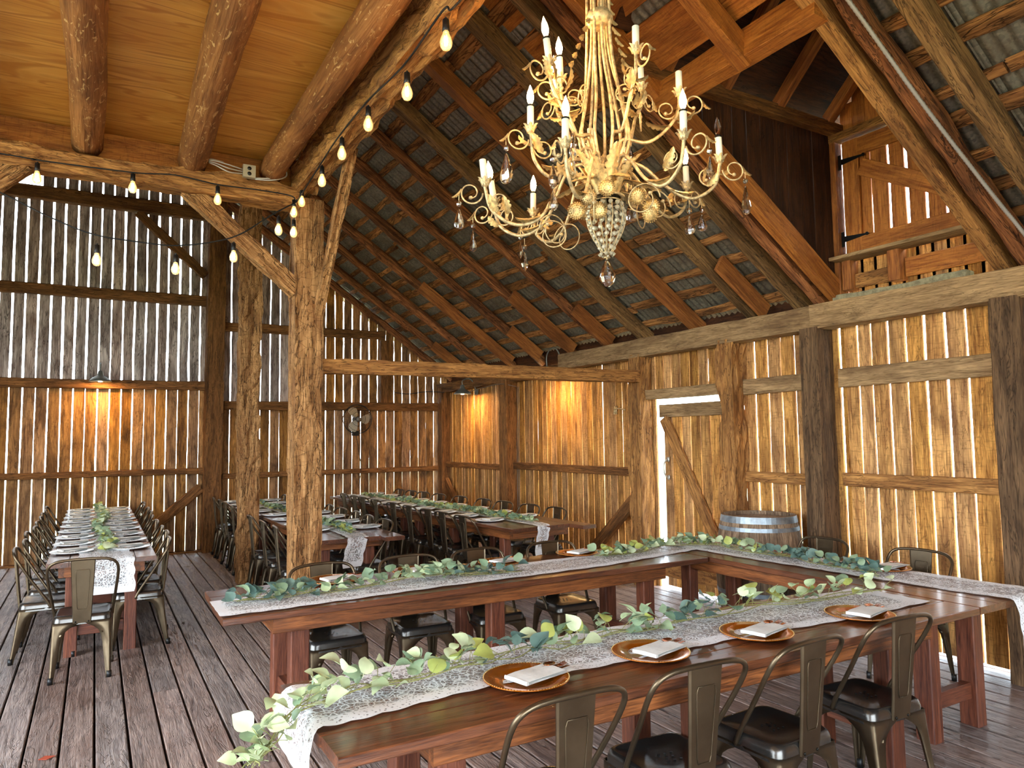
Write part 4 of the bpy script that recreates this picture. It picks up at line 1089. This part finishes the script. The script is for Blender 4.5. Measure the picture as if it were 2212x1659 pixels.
for zc, hh in ((.945, .056), (.865, .034), (.66, .036), (.32, .036), (.12, .034), (.03, .056)):
    mb = MB(); pr = []
    for z in (zc-hh/2, zc+hh/2): pr.append((br(z/HB)+.003, z))
    pr += [(pr[1][0]-.003, pr[1][1]), (pr[0][0]-.003, pr[0][1]), pr[0]]
    mb.lathe(pr, 48); build(mb, 'hoop', M_HOOP, r, M=T(bx, by, 0))
for zz in (HB-.045, .045):
    mb = MB(); mb.lathe([(0, zz-.01), (.296, zz-.01), (.296, zz+.01), (0, zz+.01)], 32); build(mb, 'head', W_BARREL, r, M=T(bx, by, 0))

# ------------------------------------------------------------ barn lamps, fan
def dome(c, label, arm, plate=False):
    r = root('barn_lamp', c, label=label, cat='lamp', group='dome barn lamps')
    X = T(*c)
    mb = MB(); mb.lathe([(.022, .155), (.030, .15), (.034, .115), (.045, .085), (.10, .055), (.135, .020), (.150, .0), (.146, 0), (.130, .018), (.096, .050), (.042, .078), (.0, .08)], 28)
    build(mb, 'shade', M_LAMP, r, True, X)
    mb = MB(); mb.lathe([(.143, .002), (.128, .016), (.094, .048), (.040, .076), (.0, .078)], 28); build(mb, 'shade_lining', M_LAMPIN, r, True, X)
    mb = MB(); mb.lathe([(0, -.008), (.026, .002), (.032, .025), (.022, .05), (.014, .07), (0, .072)], 14); build(mb, 'bulb', M_LAMPGLOW, r, True, X)
    mb = MB(); mb.tube(cat(arm, 6), .009, 8); build(mb, 'gooseneck', M_LAMP, r, True, X)
    mb = MB(); e = arm[-1]; mb.lathe([(0, .02), (.05, .012), (.055, 0), (.05, -.012)], 16, e, 0, MX.Rotation(-PI/2 if plate else PI/2, 3, 'Y' if plate else 'X')); build(mb, 'mounting_plate', M_LAMP, r, True, X)
    return r
dome((.04, YB-.36, 2.555), 'small dome lamp lit on the left back wall, above the middle rail', [(0, 0, .155), (0, 0, .24), (0, .10, .27), (0, .20, .20), (0, .24, .10), (0, .27, .05)])
dome((5.24, 10.74, 2.41), 'dome lamp on a gooseneck lighting the corner wall boards', [(0, 0, .155), (.0, 0, .22), (.10, -.01, .26), (.17, -.03, .22), (.20, -.05, .12), (.23, -.06, .04)], True)
dome((5.24, 8.15, 2.475), 'dome lamp hidden behind the tie beam, only its gooseneck showing', [(0, 0, .155), (.0, 0, .30), (.06, -.01, .40), (.13, -.03, .40), (.18, -.05, .30), (.23, -.06, .10)], True)
r = root('wall_fan', (3.85, YB-.1, 2.03), label='round caged wall fan with three pale blades on the back wall', cat='fan')
X = T(3.85, YB-.22, 2.03) @ MX.Rotation(PI/2, 4, 'X')
mb = MB()
for R1, z in ((.245, .0), (.245, .05), (.20, .075), (.12, .088), (.05, .09), (.20, -.03), (.12, -.045)):
    mb.tube([(R1*math.cos(a*PI/16), R1*math.sin(a*PI/16), z) for a in range(32)], .0028 if R1 < .24 else .005, 5, closed=True)
for k in range(36):
    a = 2*PI*k/36; mb.tube([(q*math.cos(a), q*math.sin(a), z) for q, z in ((.04, .09), (.12, .088), (.20, .075), (.245, .05), (.245, 0), (.20, -.03), (.10, -.047))], .0012, 4)
build(mb, 'cage', M_BLACK, r, True, X)
for k in range(3):
    mb = MB(); vs = []; a0 = 2*PI*k/3+PI/2+.35
    prof = [(.03, .012), (.07, .045), (.12, .075), (.17, .085), (.205, .06), (.218, .02)]
    for rr, hw in prof:
        for u in (-1, 0, 1):
            lx, ly = rr, u*hw+rr*.18
            vs.append((lx*math.cos(a0)-ly*math.sin(a0), lx*math.sin(a0)+ly*math.cos(a0), .02+u*.014))
    nn = len(vs); vs += [(x, y, z-.002) for x, y, z in vs]
    fs = [(i*3+j, i*3+j+1, i*3+j+4, i*3+j+3) for i in range(5) for j in range(2)]; fs += [tuple(nn+q for q in f[::-1]) for f in fs]
    mb.add(vs, fs); build(mb, 'blade', plain('fan_blade', (186, 170, 146), .4, .3) if k == 0 else bpy.data.materials['fan_blade'], r, True, X)
mb = MB(); mb.lathe([(0, .10), (.030, .098), (.034, .088), (.03, .0), (.055, -.03), (.055, -.10), (0, -.10)], 20); build(mb, 'hub', plain('fan_hub', (130, 122, 112), .4, .3), r, True, X)
mb = MB(); mb.box((3.85, YB-.13, 1.79), (.10, .09, .08)); mb.tube([(3.85, YB-.13, 1.98), (3.85, YB-.10, 1.80)], .016, 8); build(mb, 'bracket', M_BLACK, r)
mb = MB(); mb.tube(cat([(3.87, YB-.11, 1.76), (3.92, YB-.10, 1.5), (3.95, YB-.14, 1.2), (3.94, YB-.05, .9)], 5), .005, 6); build(mb, 'power_cord', M_CORD, r, True)

# ------------------------------------------------------------ string lights
def edison():
    a = MB(); a.lathe([(.010, .060), (.016, .058), (.017, .02), (.019, .0), (.017, -.002)], 12)
    b = MB(); b.lathe([(.014, 0), (.016, -.012), (.026, -.034), (.031, -.055), (.028, -.075), (.018, -.09), (0, -.096)], 16)
    f = MB()
    for k in range(4):
        an = PI/2*k; f.tube([(.008*math.cos(an), .008*math.sin(an), -.015), (.012*math.cos(an), .012*math.sin(an), -.045), (.006*math.cos(an), .006*math.sin(an), -.072)], .0022, 5)
    return a.mesh('socket', M_BLACK, True), b.mesh('bulb', M_LITGLASS, True), f.mesh('filament', M_FIL, True)
def lit_glass():
    m, nt, b = mat('lit_bulb_glass'); b.inputs['Base Color'].default_value = (1, .9, .7, 1); b.inputs['Roughness'].default_value = .05
    b.inputs['Transmission Weight'].default_value = .8; b.inputs['IOR'].default_value = 1.2
    b.inputs['Emission Color'].default_value = (1, .52, .14, 1); b.inputs['Emission Strength'].default_value = .55
    return m
M_LITGLASS = lit_glass()
SK, BG, FL = edison()
def string(cordpts, bulbs, label, drop=.07):
    mb = MB(); mb.tube(cat(cordpts, 6), .0055, 6); r = build(mb, 'string_light', M_CORD, None, True)
    tag(r, label, 'string light', 'string lights on the beams')
    for x, y, z in bulbs:      # z = top of the socket
        m2 = MB(); m2.tube([(x, y, z+drop), (x, y, z+.05)], .006, 5); m2.tube([(x-.01, y, z+.055), (x, y, z+.062), (x+.01, y, z+.055)], .004, 5); build(m2, 'dropper', M_CORD, r)
        s_ = place(SK, 'socket', T(x, y, z), r); g_ = place(BG, 'bulb', T(x, y, z), r); place(FL, 'filament', T(x, y, z), g_)
    return r
yb = 6.19
string([(-3, yb, 3.80), (-.646, yb, 3.76), (-.423, yb, 3.753), (.2, yb, 3.769), (.5, yb, 3.80), (.81, yb, 3.776), (1.14, yb, 3.783), (1.40, yb, 3.775), (1.44, 6.17, 3.72)],
       [(-.42, yb, 3.67), (.20, yb, 3.70), (.815, yb, 3.70)], 'black cord of glowing bulbs along the wavy loft beam')
string([(1.44, 6.17, 3.72), (1.41, 5.95, 3.68), (1.41, 5.22, 3.75), (1.41, 4.82, 3.78), (1.41, 4.20, 3.775), (1.41, 3.58, 3.72), (1.41, 3.07, 3.755), (1.41, 2.9, 3.70), (1.41, 2, 3.74), (1.41, 0, 3.75)],
       [(1.405, 5.22, 3.645), (1.405, 4.72, 3.675), (1.405, 4.17, 3.665), (1.405, 3.53, 3.59), (1.405, 3.03, 3.625), (1.405, 2.3, 3.62)], 'black cord of glowing bulbs climbing along the heavy orange beam')
string([(-2.6, 5.3, 3.95), (-1.2, 5.8, 3.6), (-.606, 5.9, 3.392), (-.337, 5.9, 3.27), (-.055, 5.9, 3.175), (.24, 5.9, 3.155), (.49, 5.9, 3.158), (.75, 5.9, 3.22), (.95, 5.9, 3.308), (1.20, 5.92, 3.51), (1.38, 5.95, 3.64), (1.44, 6.17, 3.72)],
       [(-.025, 5.9, 3.04), (.49, 5.9, 3.03), (.90, 5.9, 3.17), (1.24, 5.9, 3.43)], 'black cord swagging from the hewn post across the gapped wall')
string([(1.44, 6.15, 3.74), (1.43, 6.17, 3.66), (1.425, 6.18, 3.52)], [(1.495, 6.2, 3.79), (1.42, 6.16, 3.675), (1.42, 6.16, 3.50)], 'short cord with three bulbs clustered at the top of the hewn post', .03)

# ------------------------------------------------------------ socket box, cables, conduit, hooks
r = root('outlet_box', (1.06, 6.20, 3.90), label='metal double outlet box with looped cables on the loft beam', cat='outlet')
mb = MB(); mb.box((1.06, 6.22, 3.935), (.10, .05, .105)); build(mb, 'box', M_BOX, r)
for dz in (.022, -.022):
    mb = MB(); mb.lathe([(0, .004), (.016, .003), (.017, 0)], 14, (1.06, 6.195, 3.935+dz), 0, MX.Rotation(PI/2, 3, 'X')); build(mb, 'outlet', M_BLACK, r, True)
mb = MB()
for k, dz in enumerate((.0, .03, -.03)):
    mb.tube(cat([(1.01, 6.22, 3.93+dz*.6), (.90, 6.20, 3.93+dz), (.80, 6.20, 3.955+dz*.6), (.75, 6.21, 3.965+dz*.3), (.77, 6.22, 3.99), (.86, 6.23, 3.985)], 5), .006, 6)
mb.tube(cat([(1.11, 6.22, 3.89), (1.22, 6.2, 3.90), (1.32, 6.2, 3.93), (1.34, 6.2, 3.99), (1.30, 6.2, 4.05)], 5), .006, 6)
mb.tube(cat([(1.11, 6.22, 3.88), (1.24, 6.19, 3.885), (1.35, 6.19, 3.93), (1.36, 6.2, 3.99), (1.31, 6.21, 4.08)], 5), .006, 6)
build(mb, 'armoured_cable', M_WIRE, r, True)
def slope_pt(px, y, h=-.02): return (px, y, zroof(px)+h)
mb = MB(); cp = cat([slope_pt(3.25, 2.42), slope_pt(3.7, 2.41), slope_pt(4.2, 2.40, -.03), slope_pt(4.7, 2.385, -.02), slope_pt(5.1, 2.36, -.02), slope_pt(5.35, 2.31, -.04), (5.42, 2.15, 2.86), (5.43, 1.9, 2.83)], 14)
cc = []
for a, b in zip(cp, cp[1:]):
    for q in range(3): cc.append(a.lerp(b, q/3))
mb.tube(cc, .011, 8, rf=lambda p, k: 1.0)
for i in range(0, len(mb.v)//8-1, 2):
    c = sum((V(mb.v[i*8+k]) for k in range(8)), V())/8
    for k in range(8): mb.v[i*8+k] = tuple(c+(V(mb.v[i*8+k])-c)*1.22)
tag(build(mb, 'conduit', M_WIRE, None, True), 'white ribbed cable conduit running down the roof rafters at the upper right', 'conduit')
mb = MB(); mb.tube(cat([(XR-.04, 7.05, 2.02), (XR-.10, 6.98, 2.02), (XR-.10, 6.85, 2.01), (XR-.10, 6.78, 1.995)], 5), .007, 6); mb.tube([(XR-.04, 7.05, 2.03), (XR-.05, 7.05, 1.95)], .012, 6); mb.box((XR-.02, 7.05, 2.0), (.03, .03, .10))
tag(build(mb, 'wall_hook', M_IRON, None, True), 'small metal hook arm on the board wall left of the door', 'hook')
mb = MB()
for dy in (0, .05): mb.tube(cat([(XR-.03, 9.38+dy, 2.45), (XR-.04, 9.36+dy, 2.0), (XR-.03, 9.40+dy, 1.6), (XR-.05, 9.37+dy, 1.0), (XR-.04, 9.38+dy, .3)], 6), .006, 5)
mb.tube(cat([(XR-.06, 9.40, 2.45), (XR-.23, 9.6, 2.50), (XR-.26, 10.2, 2.47), (XR-.25, 10.8, 2.43)], 6), .006, 5)
tag(build(mb, 'power_cable', plain('grey_cable', (120, 100, 84), .6), None, True), 'thin power cable running down the wall beside the middle wall post', 'cable')
mb = MB(); mb.tube(cat([(XR-.2, YB-.5, 2.5), (5.1, YB-.3, 2.52), (4.8, YB-.2, 2.48), (4.55, YB-.16, 2.50)], 6), .007, 5)
tag(build(mb, 'loose_cable', M_BLACK, None, True), 'short black cable loop under the roof in the barn corner', 'cable')
m = mat('dry_leaf'); 
mb = MB(); mb.add([(-.22, 4.72, .003), (-.19, 4.75, .006), (-.14, 4.73, .004), (-.18, 4.70, .003), (-.22, 4.72, .005), (-.19, 4.75, .008), (-.14, 4.73, .006), (-.18, 4.70, .005)], [(0, 3, 2, 1), (4, 5, 6, 7), (0, 1, 5, 4), (1, 2, 6, 5), (2, 3, 7, 6), (3, 0, 4, 7)])
tag(build(mb, 'dry_leaf', plain('red_leaf', (176, 74, 44), .7)), 'small reddish dry leaf lying on the floorboards at lower left', 'leaf')

# ------------------------------------------------------------ chandelier
CX, CY = 1.907, 2.470
r = root('chandelier', (CX, CY, 2.42), label='ornate ivory iron chandelier with candle lights, scrolls, leaves and crystal drops', cat='chandelier')
X0 = T(CX, CY, 0)
def leafstrip(mb, base, d, nrm, L, Wd, curl=.3, lobes=5):
    """acanthus leaf: lobed outline, mid rib raised, curled tip, thin but double sided"""
    d = V(d).normalized(); nrm = V(nrm); nrm = (nrm-d*nrm.dot(d)).normalized(); s_ = d.cross(nrm); n = lobes*3; vs = []
    for i in range(n+1):
        t = i/n; w_ = Wd/2*(math.sin(PI*min(1, t*.9+.1)))**.7*(.62+.38*abs(math.sin(t*PI*lobes))) if i < n else .001
        c = V(base)+d*(L*t*(1-curl*.25*t))+nrm*(curl*L*t*t*.6)
        for u in (-1, -.5, 0, .5, 1): vs.append(tuple(c+s_*(u*w_)+nrm*(-abs(u)*w_*.35+(.004 if u == 0 else 0))+d*(-abs(u)*w_*-.35)))
    m_ = len(vs); vs += [tuple(V(q)+nrm*-.0015) for q in vs]
    fs = [(i*5+k, i*5+k+1, i*5+k+6, i*5+k+5) for i in range(n) for k in range(4)]
    fs += [tuple(m_+q for q in f[::-1]) for f in fs]; mb.add(vs, fs)
def spiral(mb, c, e1, e2, R0, turns, r_, start=0, shrink=.62, ball=True):
    pts = []; n = int(26*turns)
    for i in range(n+1):
        t = i/n; a = start+2*PI*turns*t; rr = R0*(1-shrink*t); pts.append(V(c)+V(e1)*(rr*math.cos(a))+V(e2)*(rr*math.sin(a)))
    mb.tube(pts, lambda t: r_*(1-.25*t), 6)
    if ball: mb.lathe([(0, -.009), (.0075, -.005), (.0095, 0), (.0075, .005), (0, .009)], 8, pts[-1])
def drop_mesh(L, Wd, kind):
    mb = MB()
    if kind == 'pear': pr = [(0, 0), (.10, -.06), (.26, -.28), (.42, -.55), (.5, -.74), (.42, -.9), (.2, -.98), (0, -1)]
    else: pr = [(0, 0), (.12, -.08), (.5, -.62), (.34, -.8), (0, -1)]
    mb.lathe([(a*Wd*1.25, b*L*1.25) for a, b in pr], 9, sq=.55)
    mb.lathe([(0, .034), (.010, .028), (.012, .020), (.010, .012), (0, .006)], 8)
    return mb.mesh('crystal_drop', M_CRYSTAL)
DR = [drop_mesh(.085, .052, 'pear'), drop_mesh(.075, .034, 'lozenge'), drop_mesh(.105, .058, 'pear'), drop_mesh(.07, .04, 'pear')]
def drop(p, k): 
    o = place(DR[k], 'crystal_drop', T(*p) @ MX.Rotation(U(0, PI), 4, 'Z'), r)
    mb = MB(); mb.tube([(p[0], p[1], p[2]+.03), (p[0], p[1], p[2]+.06)], .0015, 4); build(mb, 'drop_hook', M_IRON, o)
# central stem cluster of rods that spread near the bottom
for k in range(9):
    a = 2*PI*k/9+.2; c, s_ = math.cos(a), math.sin(a)
    r1 = .050 if k % 2 else .035
    pts = cat([(c*.030-.04, s_*.030-.03, 4.6), (c*r1-.03, s_*r1-.02, 3.75), (c*r1*1.15-.015, s_*r1*1.15, 3.40), (c*.085, s_*.085, 3.15), (c*.11, s_*.11, 2.98), (c*.055, s_*.055, 2.84)], 5)
    mb = MB(); mb.tube(pts, .0075, 6); build(mb, 'rod', M_IRON, r, True, X0)
mb = MB(); mb.lathe([(.0, -.03), (.05, -.028), (.062, 0), (.052, .03), (0, .032)], 14, (-.022, -.012, 3.52)); build(mb, 'collar', M_IRON, r, True, X0); mb = MB(); mb.lathe([(.0, -.02), (.04, -.018), (.05, 0), (.04, .02), (0, .022)], 14, (-.035, -.025, 3.85)); build(mb, 'collar', M_IRON, r, True, X0)
# candle arms: (x, y, z) of the candle base relative to the axis, type: L lit, U unlit bulb, N bare sleeve
arms = [(-.298, -.025, 3.246, 'L'), (-.17, .082, 3.251, 'L'), (-.05, .30, 3.30, 'L'), (-.036, -.269, 3.251, 'N'), (.307, .10, 3.333, 'U'), (.30, -.158, 3.194, 'N'),
        (-.349, .051, 2.975, 'L'), (-.36, -.22, 2.81, 'L'), (.18, .34, 3.10, 'N'), (.10, -.385, 2.874, 'L'), (.36, .29, 3.02, 'N'),
        (-.50, .18, 2.76, 'N'), (-.32, .43, 2.778, 'L'), (-.046, .528, 2.794, 'L'), (.457, -.233, 2.895, 'U'), (.555, .078, 2.887, 'L')]
FLM = MB(); FLM.lathe([(.007, 0), (.012, .012), (.0155, .03), (.012, .052), (.005, .072), (0, .085)], 12); FLM = FLM.mesh('bulb', M_FLAME, True)
UNL = MB(); UNL.lathe([(.007, 0), (.012, .012), (.0155, .03), (.012, .052), (.005, .072), (0, .085)], 12); UNL = UNL.mesh('bulb', M_BULBGLASS, True)
SLV = MB(); SLV.lathe([(.0145, 0), (.0145, .10), (.012, .102), (0, .102)], 14); SLV = SLV.mesh('candle_sleeve', M_CANDLE, True)
RIM = MB(); RIM.lathe([(.016, .0), (.017, .006), (.010, .012), (0, .012)], 12); RIM = RIM.mesh('socket_rim', M_BOLT, True)
for ai, (ax, ay, az, ty) in enumerate(arms):
    rad = math.hypot(ax, ay); e = V((ax/rad, ay/rad, 0)); t_ = V((-e.y, e.x, 0)); up = V((0, 0, 1))
    def P(rr, z, s_=0): return tuple(e*rr+t_*s_+V((0, 0, z)))
    if az > 3.1: pts = [P(.05, 2.86), P(.075, 2.98), P(rad*.55, 2.97), P(rad*.80, az-.17), P(rad*.97, az-.09), P(rad, az)]
    elif az > 2.93: pts = [P(.05, 2.84), P(.07, 2.93), P(rad*.40, 2.90), P(rad*.72, az-.19), P(rad*.95, az-.13), P(rad, az)]
    else: pts = [P(.05, 2.80), P(.08, 2.88), P(rad*.33, 2.86), P(rad*.52, az-.12), P(rad*.74, az-.175), P(rad*.94, az-.12), P(rad, az-.02), P(rad, az)]
    mb = MB(); mb.tube(cat(pts, 7), .0078, 6)
    a_ = build(mb, 'arm', M_IRON, r, True, X0)
    sp = [(P(rad+.062, az-.045), e, up, .052, 1.25, .004, PI, .6), (P(rad-.058, az-.075), -e, up, .046, 1.3, .0038, PI, .6),
          (P(rad*.45, az-.20, .02), (e+t_*.4).normalized(), up, .075, 1.1, .0035, 0, .45) if az < 2.93 else (P(rad*.5, az-.12, .03), (t_+e*.3).normalized(), up, .05, 1.2, .0035, .4, .5)]
    for q in sp: mb = MB(); spiral(mb, *q); build(mb, 'scroll', M_IRON, a_, True, X0)
    mb = MB()
    for q in range(3):
        dd = e*U(-.2, 1)+t_*U(-1, 1)+up*U(-.1, 1.0); leafstrip(mb, P(rad*U(.7, 1.0), az-U(.06, .14)), dd, up+e*.4, U(.07, .105), .042, .5, 4)
    leafstrip(mb, P(rad*.55, az-.13), e*1+up*-.5, up, .12, .05, .5, 5)
    leafstrip(mb, P(rad+.10, az-.03), e*.6-up, e, .06, .026, .4, 4)
    build(mb, 'iron_leaves', M_LEAFMETAL, a_, True, X0)
    mb = MB()
    for q in range(6):
        an = 2*PI*q/6; dd = V((math.cos(an), math.sin(an), 0)); leafstrip(mb, V(P(rad, az-.012))+dd*.013, up+dd*.22, dd, .042, .02, .45, 3)
    mb.lathe([(0, -.02), (.010, -.016), (.013, -.004), (.02, 0), (0, .004)], 10, P(rad, az)); build(mb, 'candle_cup', M_IRON, a_, True, X0)
    tilt = MX.Rotation(U(-.05, .05) + (-.14 if ai in (0, 11, 12) else 0), 4, 'Y')
    K = T(CX, CY, 0) @ MX.Translation(V(P(rad, az))) @ tilt
    place(SLV, 'candle_sleeve', K, a_)
    if ty in 'LU': place(RIM, 'socket_rim', K @ T(0, 0, .10), a_); place(FLM if ty == 'L' else UNL, 'bulb', K @ T(0, 0, .112), a_)
    # hanging drops
    if az < 3.1:
        p = V((CX, CY, 0))+V(P(rad+.112, az-.115)); drop(p, ai % 4)
        if ai % 2 == 0: drop(V((CX, CY, 0))+V(P(rad*.72, az-.25)), (ai+1) % 4)
    elif ai % 2 == 0: drop(V((CX, CY, 0))+V(P(rad*.6, az-.30)), 3)
# acanthus sheaf above the basket
mb = MB()
for q in range(10):
    an = 2*PI*q/10; dd = V((math.cos(an), math.sin(an), 0)); leafstrip(mb, dd*.05+V((0, 0, 2.725)), up*1+dd*(.30 if q % 2 else .5), dd, .23 if q % 2 else .18, .066, .35, 7)
for q in range(6):
    an = 2*PI*q/6+.3; dd = V((math.cos(an), math.sin(an), 0)); leafstrip(mb, dd*.06+V((0, 0, 2.80)), dd*1-up*.15, up, .17, .066, -.4, 6)
build(mb, 'leaf_sheaf', M_LEAFMETAL, r, True, X0)
for q, (px, zt_) in enumerate(((.10, 3.60), (-.12, 3.52), (.05, 3.78))):
    mb = MB()
    for k in range(6):
        b_ = V((-.02+px*(.4+.16*k), -.01, zt_-.045*k)); leafstrip(mb, b_, (px*6, -.3, -1.0), (0, -1, .3), .06, .026, .2, 3)
    build(mb, 'leaf_spray', M_LEAFMETAL, r, True, X0)
# crystal basket
mb = MB(); mb.lathe([(.066, 0), (.082, -.004), (.084, .004), (.066, .008), (.066, 0)], 28, (0, 0, 2.718))
prof = [(.068, 2.70), (.080, 2.665), (.086, 2.635), (.078, 2.59), (.060, 2.545), (.036, 2.50), (.022, 2.475)]
for k in range(10):
    a = 2*PI*k/10; mb.tube(cat([(q*math.cos(a), q*math.sin(a), z) for q, z in prof], 3), .0022, 5)
for q, z in ((.068, 2.70), (.024, 2.475), (.012, 2.455)): mb.tube([(q*math.cos(a*PI/12), q*math.sin(a*PI/12), z) for a in range(24)], .003, 5, closed=True)
mb.tube([(0, 0, 2.72), (0, 0, 2.44)], .005, 6)
build(mb, 'basket', M_IRON, r, True, X0)
mb = MB()
for i, (q, z) in enumerate(((.070, 2.685), (.078, 2.658), (.080, 2.631), (.074, 2.604), (.066, 2.577), (.055, 2.550), (.042, 2.523), (.030, 2.498))):
    n = max(6, int(q*190))
    for k in range(n):
        a = 2*PI*(k+.5*(i % 2))/n; mb.lathe([(0, -.012), (.009, -.006), (.0115, 0), (.009, .006), (0, .012)], 6, (q*math.cos(a), q*math.sin(a), z))
for k in range(8):
    a = 2*PI*k/8; mb.lathe([(0, -.01), (.010, 0), (0, .01)], 8, (.030*math.cos(a), .030*math.sin(a), 2.47))
o = build(mb, 'crystal_beads', M_BEADS, r, False, X0)
mb = MB(); mb.lathe([(0, 2.418+.06), (.009, 2.472), (.011, 2.465), (.008, 2.458), (0, 2.452)], 10); mb.lathe([(0, 2.452), (.010, 2.44), (.022, 2.415), (.034, 2.385), (.036, 2.368), (.028, 2.345), (.012, 2.33), (0, 2.327)], 14)
build(mb, 'finial_drop', M_CRYSTAL, r, False, X0)
# beaded rosettes
for q, (an, rr, z) in enumerate(((3.6, .16, 2.68), (3.4, .20, 2.62), (4.1, .13, 2.72), (-.9, .14, 2.71), (-.5, .20, 2.68), (-.6, .19, 2.64), (3.8, .12, 2.63), (1.6, .15, 2.70))):
    c = V((rr*math.cos(an), rr*math.sin(an), z)); n_ = V((-.55+U(-.3, .3), -.75, U(-.5, -.1))).normalized()
    Mq = n_.to_track_quat('Z', 'Y').to_matrix()
    mb = MB(); mb.lathe([(0, -.006), (.030, -.005), (.033, 0), (.026, .004), (0, .007)], 20, c, 0, Mq)
    for ring, nn in ((.034, 22), (.024, 16), (.014, 10)):
        for k in range(nn):
            a = 2*PI*k/nn; mb.lathe([(0, -.004), (.0042, 0), (0, .0045)], 5, c+Mq @ V((ring*math.cos(a), ring*math.sin(a), .004)), 0, Mq)
    mb.tube([c, c*.5+V((0, 0, z*.5+.03))], .002, 4)
    build(mb, 'rosette', M_LEAFMETAL, r, True, X0)
